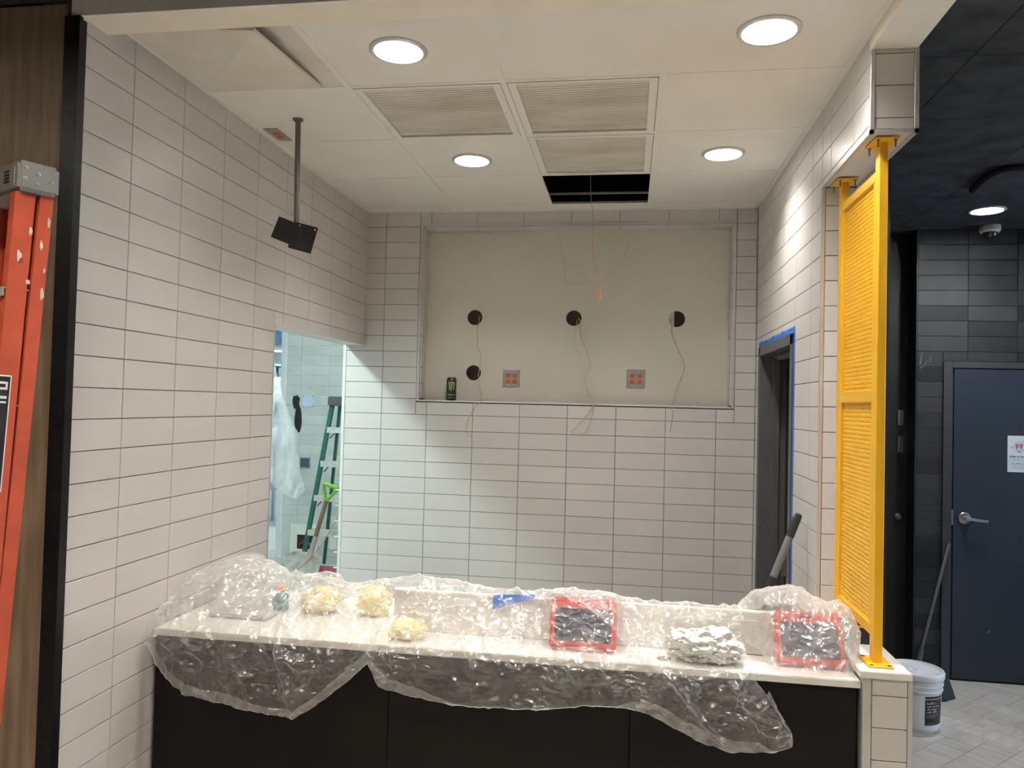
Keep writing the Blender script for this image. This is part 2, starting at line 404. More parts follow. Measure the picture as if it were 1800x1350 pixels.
def lump(c, r, seed, rough=0.25, sub=4, ridged=True, zmin=None):
    bm = bmesh.new(); bmesh.ops.create_icosphere(bm, subdivisions=sub, radius=1); b = MB()
    vs = []
    for v in bm.verts:
        p = v.co.normalized(); q = p*1.3+Vector((seed, seed*.7, seed*1.3))
        k = 1+rough*(crease(q, 1.3, 4)*.6+fbm(q, .9, 2)*.7 if ridged else fbm(q, 1.2, 3))
        x = Vector((c[0]+p.x*r[0]*k, c[1]+p.y*r[1]*k, c[2]+p.z*r[2]*k))
        if zmin is not None and x.z < zmin: x.z = zmin
        vs.append(x)
    b.add(vs, [tuple(v.index for v in f.verts) for f in bm.faces]); bm.free(); return b

# ================================================================== STRUCTURE
XR = 98.507; T = 5.8; XO = XR+T               # right wall and its outer face
YN = -106.6                                    # near end of the left wall
BSO = 0.3                                      # backing lies this far behind the tile face

# ---- floor with herringbone planks
fl = single('floor', MB().box(-150, 260, -330, 240, -1.2, -0.12), 'floor_grout', 'grey wood-look herringbone plank floor', 'floor', kind='structure')
part(fl, 'floor_field', MB().box(-150, XO-1, -112, 240, -.11, 0).box(-150, 260, -330, -112, -.11, 0), 'plank')
W_, L_ = 6.06, 36.36; P0, Q0 = 87.5-36.36, 106.2; r2 = math.sqrt(2)
pmesh = {}
def plank(p0, p1, q0, q1):
    pc, qc = (p0+p1)/2, (q0+q1)/2; x = (pc+qc)/r2; y = (pc-qc)/r2
    if not (XO-14 < x < 196 and -112 < y < 42): return
    longp = (p1-p0) > (q1-q0)
    key = longp
    if key not in pmesh:
        b = MB(); l2, w2 = (L_-.1)/2, (W_-.1)/2; b.box(-w2, w2, -l2, l2, -0.3, 0.015); pmesh[key] = mk('plank', b, 'plank', bevel=0.03)
    o = bpy.data.objects.new('plank', pmesh[key]); COL.objects.link(o); o.parent = fl; o.location = (x*S, y*S, 0)
    o.rotation_euler.z = -PI/4 if longp else -3*PI/4
for r in range(-40, 40):
    for m in range(-5, 6):
        a = P0+r*W_+2*L_*m; plank(a, a+L_, Q0+r*W_, Q0+(r+1)*W_)
for c in range(-60, 60):
    for m in range(-6, 7):
        a = Q0+(c-11)*W_+2*L_*m; plank(P0+c*W_, P0+(c+1)*W_, a, a+L_)

# ---- left wall (opening from y=-51.6 to the back wall, top at 83.2)
OY, OZ = -51.6, 83.2
wl = single('wall_left', MB().box(-5.2, -BSO, YN, OY+.3, 0, ZC+2).box(-5.2, -BSO, OY+.3, 0, OZ+.3, ZC+2), 'grout', 'left wall of stacked pale grey tiles with a doorway at its far end', 'wall', kind='structure')
ys = [YN]+[-96.07+MH*k for k in range(0, 8)]+[0-.05]
tile_field(wl, (-BSO, 0, 0), (0,1,0), ys, 6, ZC, holes=[(OY, 5, -5, OZ)])
# reveal of the doorway: lintel soffit and near jamb
part(wl, 'lintel_soffit', MB().box(-5.2, -.02, OY, -.02, OZ, OZ+.35), 'trim_white', bevel=.03)
part(wl, 'jamb_face', MB().box(-5.2, -.05, OY, OY+.32, 0, OZ), 'trim_white', bevel=.03)
part(wl, 'edge_trim', MB().box(-.25, .06, OY-.05, OY+.28, 0, OZ), 'trim_metal')

# ---- back wall with niche
NX0, NX1, NZ0, NZ1, ND = 14.9, 92.9, 69.45, 114.3, 4.6
wb = thing('wall_back', 'back wall of stacked pale grey tiles around a recessed niche', 'wall', kind='structure')
part(wb, 'wall_core', MB().box(-5.2, NX0, BSO, 6, 0, ZC+2).box(NX1, XO, BSO, 6, 0, ZC+2).box(NX0, NX1, BSO, 6, 0, NZ0).box(NX0, NX1, BSO, 6, NZ1, ZC+2), 'grout')
xs = [-5.0, 0.0-7.0+.0]; xs = [-5.0, 5.034]+[5.034+MH*k for k in range(1, 8)]+[XR-.02]
tile_field(wb, (0, BSO, 0), (1,0,0), xs, 6, ZC, holes=[(NX0-.7, NX1+.7, NZ0-.6, NZ1+.6)])
part(wb, 'end_trim', MB().box(-5.75, -4.95, -.12, .6, 0, OZ), 'trim_white', bevel=.03)
# niche lining
for x0, x1, sgn in ((NX0, NX0+.3, 1), (NX1-.3, NX1, -1)):
    for lo, hi in rows_z(NZ0, NZ1):
        piece(wb, (x0 if sgn > 0 else x1, ND/2+.3, (lo+hi)/2), (0, sgn, 0) if sgn < 0 else (0, 1, 0), (0,0,1), ND-.3, hi-lo-GAP, 'tile') if sgn > 0 else piece(wb, (x1, ND/2+.3, (lo+hi)/2), (0,-1,0), (0,0,1), ND-.3, hi-lo-GAP, 'tile')
for a, b in zip(xs[1:-1], xs[2:]):
    a, b = max(a, NX0+.3), min(b, NX1-.3)
    if b-a > 1: piece(wb, ((a+b)/2, ND/2+.3, NZ1), (1,0,0), (0,-1,0), b-a-GAP, ND-.3, 'tile')
part(wb, 'niche_sill', MB().box(NX0, NX1, -.1, ND+.2, NZ0-.35, NZ0), 'trim_white', bevel=.03)
tr = MB().box(NX0-.62, NX0+.02, -.16, .35, NZ0-.35, NZ1+.6).box(NX1-.02, NX1+.62, -.16, .35, NZ0-.35, NZ1+.6).box(NX0, NX1, -.16, .35, NZ1, NZ1+.6)
part(wb, 'niche_trim', tr, 'trim_metal', bevel=.04)
HOLES = [(28.1, 91.3, 2.0), (54.0, 91.4, 2.0), (79.9, 91.7, 2.05), (28.2, 76.8, 2.0)]
HO2 = [(h[0], h[1], h[2]) for h in HOLES]
nb = holed(NX0, NX1, NZ0, NZ1, [(28.15, 91.3, 2.0), (54.0, 91.3, 2.0), (79.9, 91.3, 2.05), (28.15, 76.8, 2.0)], lambda u, v: (u, ND, v))
HOLES = [(28.15, 91.3, 2.0), (54.0, 91.3, 2.0), (79.9, 91.3, 2.05), (28.15, 76.8, 2.0)]
for h in HOLES: nb.ring_open([(h[2], 0), (h[2], .7)], (h[0], ND, h[1]), 32, 'y')
part(wb, 'niche_panel', nb, 'niche_paint')
cav = MB()
for h in HOLES:
    cav.box(h[0]-3.4, h[0]+3.4, ND+3.6, ND+3.8, h[1]-3.4, h[1]+3.4)
    for dx in (-3.4, 3.3): cav.box(h[0]+dx, h[0]+dx+.1, ND+.7, ND+3.7, h[1]-3.4, h[1]+3.4)
    for dz in (-3.4, 3.3): cav.box(h[0]-3.4, h[0]+3.4, ND+.7, ND+3.7, h[1]+dz, h[1]+dz+.1)
part(wb, 'cable_cavity', cav, 'ply_dark')
part(wb, 'stud', MB().box(76.6, 79.3, ND+1.2, ND+3.5, 88, 94.6), 'galv', label='galvanised stud in the right hole')

# ---- right wall: full-height part, door opening, header and pony wall
YW = -63.0; YH = -88.0; ZH = 105.0; ZP = 35.4
D0, D1, DZ = -43.3, -5.6, 83.4
wr = thing('wall_right', 'right wall of stacked pale grey tiles with a dark doorway', 'wall', kind='structure')
part(wr, 'wall_core', MB().box(XR+BSO, XO-.05, YW+.3, D0, 0, ZC+2).box(XR+BSO, XO-.05, D1, .3, 0, ZC+2).box(XR+BSO, XO-.05, D0, D1, DZ, ZC+2), 'grout')
yj = [-80.4+MH*k for k in range(-1, 7)]
yr = [YW+.05]+[y for y in yj if YW+.6 < y < -.5]+[-.05]
tile_field(wr, (XR+BSO, 0, 0), (0,-1,0), [-y for y in reversed(yr)], 6, ZC, holes=[(-D1, -D0, -5, DZ)])
# near end face of the full-height part
ER = lambda z0, z1: rows_z(z0, z1)
tile_field(wr, (0, YW+.3, 0), (1,0,0), [XR+.55, XO-.45], ZP+1, ZH, rowfn=ER)
part(wr, 'corner_trim', MB().box(XR-.06, XR+.5, YW-.06, YW+.35, ZP+.9, ZH).box(XO-.45, XO+.05, YW-.06, YW+.35, ZP+.9, ZH), 'trim_metal', bevel=.04)
part(wr, 'outer_skin', MB().box(XO-.1, XO, YW, 30, 0, ZC+1), 'dark_tile')
wh = thing('wall_header', 'tiled header above the yellow screen hanging from the ceiling beam', 'wall', kind='structure')
part(wh, 'wall_core', MB().box(XR+BSO, XO-.1, YH+.3, YW+.4, ZH+.4, ZC+2), 'grout')
yh = [YH+.45]+[y for y in yj if YH+.8 < y < YW-.6]+[YW]
tile_field(wh, (XR+BSO, 0, 0), (0,-1,0), [-y for y in reversed(yh)], ZH+.4, ZC)
tile_field(wh, (0, YH+.3, 0), (1,0,0), [XR+.5, XO-.5], ZH+.6, 116.6, rowfn=lambda a, b_: [(105.5, 106.95), (106.95, 111.2), (111.2, 115.35), (115.35, 116.5)])
part(wh, 'soffit_board', MB().box(XR+.5, XO-.5, YH+.5, YW, ZH+.12, ZH+.45), 'tile', bevel=.03)
part(wh, 'corner_trim', MB().box(XR-.06, XR+.5, YH-.06, YH+.4, ZH, 117.2).box(XO-.5, XO+.04, YH-.06, YH+.4, ZH, 116.6).box(XR-.06, XO+.04, YH-.06, YH+.4, ZH, ZH+.5)
     .box(XR-.06, XR+.5, YH+.4, YW, ZH, ZH+.5).box(XO-.5, XO+.04, YH+.4, YW, ZH, ZH+.5), 'trim_metal', bevel=.04)
wp = thing('wall_pony', 'low tiled end wall with a white cap under the yellow screen', 'wall', kind='structure')
part(wp, 'wall_core', MB().box(XR+BSO, XO-.1, YH+.3, YW, 0, ZP), 'grout')
tile_field(wp, (0, YH+.3, 0), (1,0,0), [XR+1.0, XO-.5], 0, ZP)
part(wp, 'corner_trim', MB().box(XR-.06, XR+.95, YH-.06, YH+.4, 0, ZP).box(XO-.5, XO+.04, YH-.06, YH+.4, 0, ZP), 'trim_metal', bevel=.04)
part(wp, 'cap_slab', MB().box(XR-.4, XO-.05, YH-.3, YW-.05, ZP, ZP+.92), 'white_solid', bevel=.08, seg=2)
part(wp, 'outer_skin', MB().box(XO-.1, XO, YH+.3, YW, 0, ZP), 'trim_metal')
part(wp, 'inner_panel', MB().box(XR-.02, XR+.28, YH+.4, YW, 0, ZP), 'trim_metal')

# ---- door_1 in the right wall: frame, hinges, dark room behind
d1 = thing('door_1', 'dark grey door frame in the right tiled wall edged with blue tape', 'door', (XR, -24, 0), kind='structure')
fr = MB()
for y0, y1 in ((D0, D0+2), (D1-2, D1)): fr.box(XR-.35, XO+.2, y0, y1, 0, DZ)
fr.box(XR-.35, XO+.2, D0, D1, DZ-2, DZ)
part(d1, 'frame', fr, 'frame_dark', bevel=.08)
st = MB(); st.box(XR+2.6, XR+4.2, D0+2, D0+2.6, 0, DZ-2).box(XR+2.6, XR+4.2, D1-2.6, D1-2, 0, DZ-2).box(XR+2.6, XR+4.2, D0+2, D1-2, DZ-2.6, DZ-2)
part(d1, 'door_stop', st, 'frame_dark', bevel=.05)
for z in (71, 44, 12):
    h = part(d1, 'hinge', MB().box(XR+.1, XR+1.9, D1-2.09, D1-2.0, z-2.2, z+2.2), 'frame_dark', bevel=.03)
    for k in range(4): part(h, 'screw', MB().lathe([(.0, -.03), (.13, -.02), (.13, 0)], (XR+.6+.7*(k % 2), D1-2.1, z-1.5+1.0*k), 8, 'y'), 'slot_dark')
part(d1, 'closer_arm', MB().box(XR+2, XR+3.2, -34, -16, DZ-3.4, DZ-2.5), 'frame_dark', bevel=.1)
single('wall_store', MB().box(XO+5, XO+5.4, -60, 60, 0, ZC).box(XO, XO+5, 60, 60.4, 0, ZC).box(XO+.01, XO+5.4, -60.4, -60, 0, ZC), 'black_paint_and_shade', 'walls of the unlit store room behind the right doorway, their shade put in as black colour', 'wall', kind='structure')  # black colour stands in for the darkness of the unlit room

# ---- kitchen ceiling: grid, panels, opening
GX = [0.0, 24.0, 48.5, 72.35, XR]; GY = [-101.8, -78.1, -54.1, -30.1, -6.1, 0.0]
ce = thing('ceiling', 'white suspended ceiling of square panels in a thin grid', 'ceiling', kind='structure')
LIGHTS = [(35.6, -89.6), (85.3, -90.4), (36.1, -41.3), (85.3, -41.6)]
VENTS = [(1, 1), (2, 1), (2, 2)]
for i in range(4):
    for j in range(5):
        x0, x1, y0, y1 = GX[i]+.35, GX[i+1]-.35, GY[j]+.35, GY[j+1]-.35
        if (i, j) in VENTS or (i, j) == (2, 3): continue
        hl = [(lx, ly, 3.45) for lx, ly in LIGHTS if x0 < lx < x1 and y0 < ly < y1]
        if hl:
            b = holed(x0, x1, y0, y1, hl, lambda u, v: (u, v, ZC+.05))
        else:
            b = MB().box(x0, x1, y0, y1, ZC+.05, ZC+.7)
        part(ce, 'ceiling_panel', b, 'stained' if (i, j) == (0, 0) else 'ceil')
for i, x in enumerate(GX[1:-1]):
    part(ce, 'grid_bar', MB().box(x-.47, x+.47, GY[0], 0, ZC-.06, ZC+.12).box(x-.06, x+.06, GY[0], 0, ZC+.1, ZC+1.4), 'ceil_grid')
for y in GY[1:-1]:
    for i in range(4): part(ce, 'grid_bar', MB().box(GX[i]+.47, GX[i+1]-.47, y-.4, y+.4, ZC-.02, ZC+.1), 'ceil_grid')
part(ce, 'wall_angle', MB().box(-.25, .9, GY[0], 0, ZC-.1, ZC+.06).box(XR-.9, XR+.2, GY[0], 0, ZC-.1, ZC+.06).box(0, XR, -.9, .2, ZC-.1, ZC+.06), 'ceil_grid')
pl = MB().box(-6, XO, -102, 8, ZC+30, ZC+30.4).box(-6, -5.4, -102, 8, ZC+2, ZC+30).box(XO-.4, XO, -102, 8, ZC+2, ZC+30).box(-6, XO, 7.4, 8, ZC+2, ZC+30).box(-6, XO, -102.4, -102, ZC+2, ZC+30)
part(ce, 'plenum', pl, 'dark_void')
part(ce, 'plenum_strut', MB().box(44, 78, -8.6, -7.9, ZC+1.8, ZC+2.2), 'galv')

# ---- front beam (drops 2 in below the ceiling) returning over the header
bmz = 115.95
single('trim_1', MB().box(-.1, XO-.1, -106.5, -101.75, bmz, ZC+2).box(XR-.1, XO-.1, -101.75, YH+.3, bmz, ZC+2), 'beam_paint', 'cream painted beam across the front of the tiled alcove', 'beam', kind='structure', bevel=.05)
single('trim_2', MB().box(-1.2, XO+.0, -106.95, -106.52, bmz-.05, ZC+.3), 'beam_grey', 'grey front face of the ceiling beam', 'beam', kind='structure')

# ---- wood wall at left, black corner trim
ww = thing('wall_wood', 'brown wood-grain panel wall behind the orange ladder', 'wall', kind='structure')
for x0, x1 in ((-50, -1.9), (-98.4, -50.2), (-140, -98.6)):
    part(ww, 'panel', MB().box(x0, x1, -106.9, -106.0, 0, ZC-.4), 'wood_panel')
part(ww, 'backing', MB().box(-140, -5.3, -105.9, -104, 0, ZC+.5), 'black_paint_and_shade')
bt = MB().box(-1.9, .22, -107.25, -106.62, 0, bmz-.1).box(-.02, .22, -106.7, -105.9, 0, bmz-.4)
single('trim_3', bt, 'black_trim', 'black metal corner strip between the wood panel and the tiles', 'trim', kind='structure', bevel=.04)

# ---- dining room shell (behind and right of the camera)
dcl = thing('ceiling_dark', 'dark charcoal suspended ceiling of the dining area', 'ceiling', kind='structure')
DL = (151.9, 5.0)
DIN = [(20, -150), (72, -150), (-35, -150), (130, -150), (20, -230), (110, -230), (132, -92)]  # last spot is an added lamp for the bucket
dx = [XO, 113.8, 138.2, 162.2, 186.2, 210.2]; dy = [-104.6, -80.5, -56.5, -32.2, -8.9, 15.1, 30]
for i in range(5):
    for j in range(6):
        x0, x1, y0, y1 = dx[i]+.06, dx[i+1]-.06, dy[j]+.06, dy[j+1]-.06
        hl = [(a, b_, 3.3) for a, b_ in [DL, (132, -92)] if x0 < a < x1 and y0 < b_ < y1]
        b = holed(x0, x1, y0, y1, hl, lambda u, v: (u, v, ZC)) if hl else MB().box(x0, x1, y0, y1, ZC, ZC+.6)
        part(dcl, 'ceiling_panel', b, 'dark_ceil')
b = holed(-140, 210.2, -330, -104.7, [(a, b_, 3.3) for a, b_ in DIN if b_ < -105], lambda u, v: (u, v, ZC+.05))
part(dcl, 'far_field', b, 'dark_ceil')
part(dcl, 'cover', MB().box(XO, 260, -104.6, 30, ZC+8, ZC+8.4).box(-140, 260, -330, -107, ZC+8, ZC+8.4).box(210.2, 260, -330, 30, ZC, ZC+.5).box(-140, 210, -107.2, -107, ZC+.4, ZC+8).box(XO-2, 262, 30, 31, ZC-.5, ZC+8.4).box(XO-.2, XO-.05, -107, 31, ZC+2, ZC+8.4).box(260, 262, -330, 31, ZC, ZC+8.4).box(-142, -140, -330, -104, ZC, ZC+8.4), 'dark_void')  # unseen closing pieces, added so no sky light leaks through the ceiling gaps
single('wall_dining', MB().box(-142, -140, -330, -104, 0, ZC+8).box(-142, 262, -332, -330, 0, ZC+8).box(260, 262, -330, WIN[0], 0, ZC+8).box(260, 262, WIN[1], 30, 0, ZC+8).box(260, 262, WIN[0], WIN[1], 0, WIN[2]).box(260, 262, WIN[0], WIN[1], WIN[3], ZC+8).box(210, 262, 30, 32, 0, ZC+8), 'dining_wall', 'plain grey walls of the dining room around the viewer', 'wall', kind='structure')

w1 = thing('window_1', 'tall storefront window in the right dining wall outside the picture', 'window', (261, -35, 22), kind='structure')
wf = MB()
for k in range(4): y = WIN[0]+(WIN[1]-WIN[0]-2)*k/3; wf.box(259.6, 262.2, y, y+2, WIN[2], WIN[3])
wf.box(259.6, 262.2, WIN[0], WIN[1], WIN[2], WIN[2]+2).box(259.6, 262.2, WIN[0], WIN[1], WIN[3]-2, WIN[3])
part(w1, 'window_frame', wf, 'black_trim')
for k in range(3): y = WIN[0]+2+(WIN[1]-WIN[0]-2)*k/3; part(w1, 'pane', MB().box(260.9, 261.1, y, y+35.3, WIN[2]+2, WIN[3]-2), 'pane_glass')

# ---- dark tiled wall with slate door at right
YD = 25.0
wd = thing('wall_dark', 'dark charcoal tiled wall around the slate door', 'wall', kind='structure')
part(wd, 'wall_core', MB().box(143.6, 262, YD+.3, YD+6, 0, ZC+1), 'dark_grout')
vj = 156.0
tile_field(wd, (0, YD+.3, 0), (1,0,0), [143.65, vj-MH*0, vj+MH, vj+2*MH, vj+3*MH, vj+4*MH], 0, ZC, mat='dark_tile', holes=[(150.0, 190.5, -5, 82.9)], rowfn=lambda a, b_: [(max(a, 117.9-MV*(k+1)), 117.9-MV*k) for k in range(0, 29)])
part(wd, 'return_face', MB().box(143.3, 143.65, YD, YD+12, 0, ZC), 'black_paint_and_shade')  # recess side, its shade put in as black
d2 = thing('door_2', 'slate blue-grey flush door with a lever handle', 'door', (152.6, YD, 0), kind='structure')
part(d2, 'frame', MB().box(150.0, 152.2, YD-.6, YD+.3, 0, 82.85).box(188.6, 190.6, YD-.6, YD+.3, 0, 82.85).box(152.2, 188.6, YD-.6, YD+.3, 81.25, 82.85), 'door_frame', bevel=.06)
part(d2, 'rebate', MB().box(152.2, 188.6, YD+.1, YD+.3, 0, 81.3), 'dark_void')
part(d2, 'leaf', MB().box(152.65, 188.3, YD-.42, YD+.05, .5, 81.0), 'door_slate', bevel=.04)
hd = part(d2, 'handle', MB().lathe([(1.5, 0), (1.55, -.25), (1.35, -.5), (.55, -.6), (.5, -1.6), (.42, -1.9), (0, -2.0)], (155.3, YD-.42, 42.1), 28, 'y'), 'steel', smooth=True, label='chrome lever handle')
part(hd, 'lever', MB().tube([(155.3, YD-2.1, 42.1), (156.6, YD-2.25, 42.0), (158.6, YD-2.2, 41.75), (160.4, YD-2.1, 41.65)], [.45, .42, .38, .34], 10), 'steel', smooth=True)
part(d2, 'strike_plate', MB().box(152.15, 152.6, YD-.66, YD-.58, 40.2, 44.2), 'steel')
part(d2, 'viewer_stud', MB().lathe([(0, -.2), (.16, -.14), (.2, 0)], (171.2-9.7+0, YD-.42, 13.1), 10, 'y'), 'steel')
# black service door left of the tiles; its colour holds the shade of the unlit recess
d3 = thing('door_3', 'black flush door in the unlit recess behind the yellow screen, the shade put into its colour', 'door', (104.5, 31, 0), kind='structure')
part(d3, 'leaf', MB().box(XO+5.5, 143.3, 31, 32, 0, ZC), 'black_paint_and_shade')
part(d3, 'deadbolt', MB().lathe([(0, -1.2), (.7, -1.0), (.9, -.4), (.9, 0)], (141.2, 31, 41), 16, 'y'), 'beige_plate', smooth=True)
part(d3, 'upper_plate', MB().box(140.9, 142.3, 30.7, 31, 65.7, 69.9), 'print_grey', bevel=.05)
part(d3, 'lower_plate', MB().box(140.9, 142.3, 30.7, 31, 58.4, 62.8), 'beige_plate', bevel=.05)

# ---- kitchen beyond the left doorway
KY = 108.3
wk = thing('wall_kitchen', 'grey-green tiled kitchen wall seen through the left doorway', 'wall', kind='structure')
part(wk, 'wall_core', MB().box(-72, 6, KY+.2, KY+5, 0, ZC), 'kitchen_grout')
kx = [-72.0, -65.5, -53.2, -41.1, -29.0]
tile_field(wk, (0, KY+.2, 0), (1,0,0), kx, 0, 104, mat='kitchen_tile', t=.2, rowfn=lambda a, b_: [(86.8-4.1*k, 90.9-4.1*k) for k in range(-3, 22)])
part(wk, 'corner_bead', MB().box(-72.4, -71.7, KY-.3, KY+.4, 0, 110), 'trim_white')
part(wk, 'return_face', MB().box(-74.5, -72.2, KY, KY+30, 0, ZC), 'kitchen_paint')
single('wall_kitchen_far', MB().box(-150, 6, 236, 238, 0, ZC+2).box(-150, -148, -104, 238, 0, ZC+2).box(4, 6, 6, 110, 0, ZC+2).box(-148, -5.4, -105, -103.9, 0, ZC+2), 'kitchen_paint', 'pale far walls of the kitchen past the tiled wall', 'wall', kind='structure')
single('ceiling_kitchen', MB().box(-150, -5.3, -104, 7, ZC+2, ZC+2.5).box(-150, 6, 7, 238, ZC+2, ZC+2.5), 'kitchen_paint', 'pale kitchen ceiling carrying long cool light panels', 'ceiling', kind='structure')
bl = thing('wall_cabinet_bank', 'blue-grey bank of hoods at the far end of the kitchen', 'cabinet', (-105, 215, 0))
part(bl, 'hood', MB().box(-146, -86, 204, 236, 97, 118), 'kitchen_blue', bevel=.4)
part(bl, 'hood_lip', MB().box(-146, -86, 203, 204, 95.5, 98), 'steel', bevel=.2)

# ================================================================== LAMPS
def downlight(name, loc, glow, label, group):
    t = thing(name, label, 'light', loc, group)
    x, y, z = loc
    part(t, 'trim_ring', MB().ring_open([(3.35, .0), (3.4, -.28), (3.75, -.34), (4.05, -.16), (4.1, .06)], (x, y, z), 48), 'trim_metal', smooth=True)
    part(t, 'reflector', MB().ring_open([(3.38, -.02), (3.2, 1.2), (2.9, 2.6), (2.75, 3.4)], (x, y, z), 48), 'reflector', smooth=True)
    part(t, 'lens', MB().ring_open([(0.0, 3.2), (1.4, 3.2), (2.8, 3.2)], (x, y, z), 40), glow)
    part(t, 'housing', MB().ring_open([(3.6, .7), (3.6, 4.6), (0.01, 4.7)], (x, y, z), 24), 'galv')
    return t
G = 'recessed downlights in the white ceiling'
dl0 = downlight('downlight', (*LIGHTS[0], ZC), 'lamp_glow', 'recessed round downlight near the raised ceiling board, front left of four', G)
for (lx, ly), lab in zip(LIGHTS[1:], ['recessed round downlight close to the tiled header, front right of four', 'recessed round downlight beside the dirty vent grilles, rear left of four', 'recessed round downlight nearest the right wall, rear right of four']):
    dup(dl0, (lx, ly, ZC), lab)
downlight('downlight', (*DL, ZC), 'lamp_neutral', 'recessed round downlight in the dark ceiling above the slate door', 'downlights in the dark ceiling')
downlight('downlight', (*DIN[-1], ZC), 'lamp_neutral', 'added round downlight in the dark ceiling beside the tiled header, outside the picture, brightening the bucket', 'downlights in the dark ceiling')  # added lamp out of view, put in to brighten the bucket
dd = downlight('downlight', (*DIN[0], ZC), 'lamp_dining', 'recessed round downlight in the dark dining ceiling outside the picture', 'downlights in the dark ceiling')
for k, (a, b_) in enumerate(DIN[1:-1]):
    dup(dd, (a, b_, ZC), 'recessed round downlight in the dark dining ceiling outside the picture')
def led(x0, x1, y0, y1, z, label, glow='led_cool'):
    t = thing('led_panel', label, 'light', ((x0+x1)/2, (y0+y1)/2, z), 'cool kitchen light panels')
    part(t, 'housing', MB().box(x0-1, x1+1, y0-1, y1+1, z+.1, z+1.9), 'trim_white', bevel=.1)
    part(t, 'diffuser', MB().box(x0, x1, y0, y1, z-.2, z+.1), glow)
led(-46, -34, -78, -18, ZC, 'long cool white light panel above the kitchen side of the doorway')
led(-60, -36, 40, 64, ZC, 'square cool white light panel above the green ladder', 'led_dim')
led(-128, -80, 184, 190, 93.5, 'slim bright light bar at the far end of the kitchen')

# ================================================================== CEILING THINGS
def vent(x0, x1, y0, y1, label):
    t = thing('vent_grille', label, 'vent', ((x0+x1)/2, (y0+y1)/2, ZC), 'return air grilles in the ceiling')
    f = MB().box(x0, x0+1.3, y0, y1, ZC-.12, ZC+.5).box(x1-1.3, x1, y0, y1, ZC-.12, ZC+.5).box(x0+1.3, x1-1.3, y0, y0+.9, ZC-.12, ZC+.5).box(x0+1.3, x1-1.3, y1-.9, y1, ZC-.12, ZC+.5)
    part(t, 'frame', f, 'ceil_grid', bevel=.04)
    l = MB(); y = y0+1.3; c, s_ = math.cos(.12), math.sin(.12)
    while y < y1-1.1:
        l.obox(((x0+x1)/2, y, ZC+.25), (1,0,0), (0,c,-s_), (0,s_,c), (x1-x0)/2-1.3, .27, .012); y += .84
    part(t, 'louvre', l, 'vent_paint', kind='stuff')
    part(t, 'backing', MB().box(x0+.4, x1-.4, y0+.4, y1-.4, ZC+1.6, ZC+1.65), 'ply_dark')
q = .55
vent(GX[1]+q, GX[2]-q, GY[1]+q, GY[2]-q, 'grimy slatted vent grille left of the grid bar, beside the front left downlight')
vent(GX[2]+q, GX[3]-q, GY[1]+q, GY[2]-q, 'grimy slatted vent grille at the right of the front pair')
vent(GX[2]+q, GX[3]-q, GY[2]+q, GY[3]-q, 'grimy slatted vent grille directly in front of the open black ceiling hole')
bd = MB().add([(1.4,-101.6,117.2),(20.3,-101.6,115.6),(20.3,-79.9,117.2),(1.4,-79.9,117.4),(1.4,-101.6,117.6),(20.3,-101.6,116.0),(20.3,-79.9,117.6),(1.4,-79.9,117.8)],
              [(3,2,1,0),(4,5,6,7),(0,1,5,4),(1,2,6,5),(2,3,7,6),(3,0,4,7)])
single('ceiling_board', bd, 'stained', 'loose white board hanging askew under the stained ceiling corner', 'board', (10, -90, 117))

# tv mount
t = thing('screen_mount', 'black screen bracket on a grey pole hanging from the ceiling', 'mount', (10.05, -65.75, ZC))
part(t, 'ceiling_flange', MB().lathe([(.9, 0), (.9, -.2), (.55, -.35), (.5, -.6)], (10.05, -65.75, ZC), 20), 'pole_grey', smooth=True)
part(t, 'pole', MB().tube([(10.05, -65.75, ZC), (10.4, -65.75, 98.2)], .47, 16), 'pole_grey', smooth=True)
u = Vector((.93, 0, -.36)); v = Vector((.36, 0, .93)); yv = Vector((0,1,0))
def plate(c, hu, hv, yy, name):
    b = MB(); b.obox((c[0], yy, c[1]), u, yv, v, hu, .1, hv); return part(t, name, b, 'black_metal', bevel=.08)
p1 = plate((9.2, 97.9), 2.6, 1.95, -66.6, 'bracket_plate'); u2 = Vector((.965, 0, -.26)); v2 = Vector((.26, 0, .965))
b = MB(); b.obox((11.9, -66.35, 96.9), u2, yv, v2, 2.2, .1, 2.35); p2 = part(t, 'bracket_plate', b, 'black_metal', bevel=.08)
for c, pp in (((7.0, 99.6), p1), ((14.2, 98.0), p2), ((11.4, 98.8), p2)):
    part(pp, 'slot_hole', MB().tube([(c[0], -66.75, c[1]), (c[0]+.06, -66.75, c[1]+.3)], .1, 8), 'plaster')
part(p2, 'tilt_knob', MB().lathe([(0, -.5), (.5, -.45), (.5, 0)], (11.6, -66.5, 97.3), 14, 'y'), 'black_metal')
part(t, 'tilt_box', MB().box(9.6, 11.6, -66.3, -65.0, 96.6, 99.0), 'black_metal', bevel=.1)

# ceiling outlet
def recept(parent, c, ax, up, n, s_=1.0):
    """one orange duplex face: ax right, up up, n outward"""
    c = Vector(c); ax = Vector(ax); up = Vector(up); n = Vector(n); b = MB(); poly = []
    for k in range(20):
        a = 2*PI*k/20; poly.append(c+ax*(.66*s_*math.cos(a))+up*(max(-.56, min(.56, .7*math.sin(a)))*s_))
    b.prism(poly, n*.12); r = part(parent, 'receptacle', b, 'orange_plastic')
    sl = MB()
    for d in (-.25, .25): sl.obox(c+ax*d*s_+up*.12*s_+n*.13, ax, up, n, .05*s_, .17*s_, .015)
    sl.obox(c-up*.26*s_+n*.13, ax, up, n, .1*s_, .1*s_, .015)
    part(r, 'slots', sl, 'slot_dark')
co = thing('ceiling_outlet', 'small orange duplex outlet in a steel ceiling plate', 'outlet', (3.2, -58.9, ZC))
part(co, 'cover_plate', MB().box(1.6, 4.4, -62.0, -55.6, ZC-.12, ZC-.0), 'galv', bevel=.04)
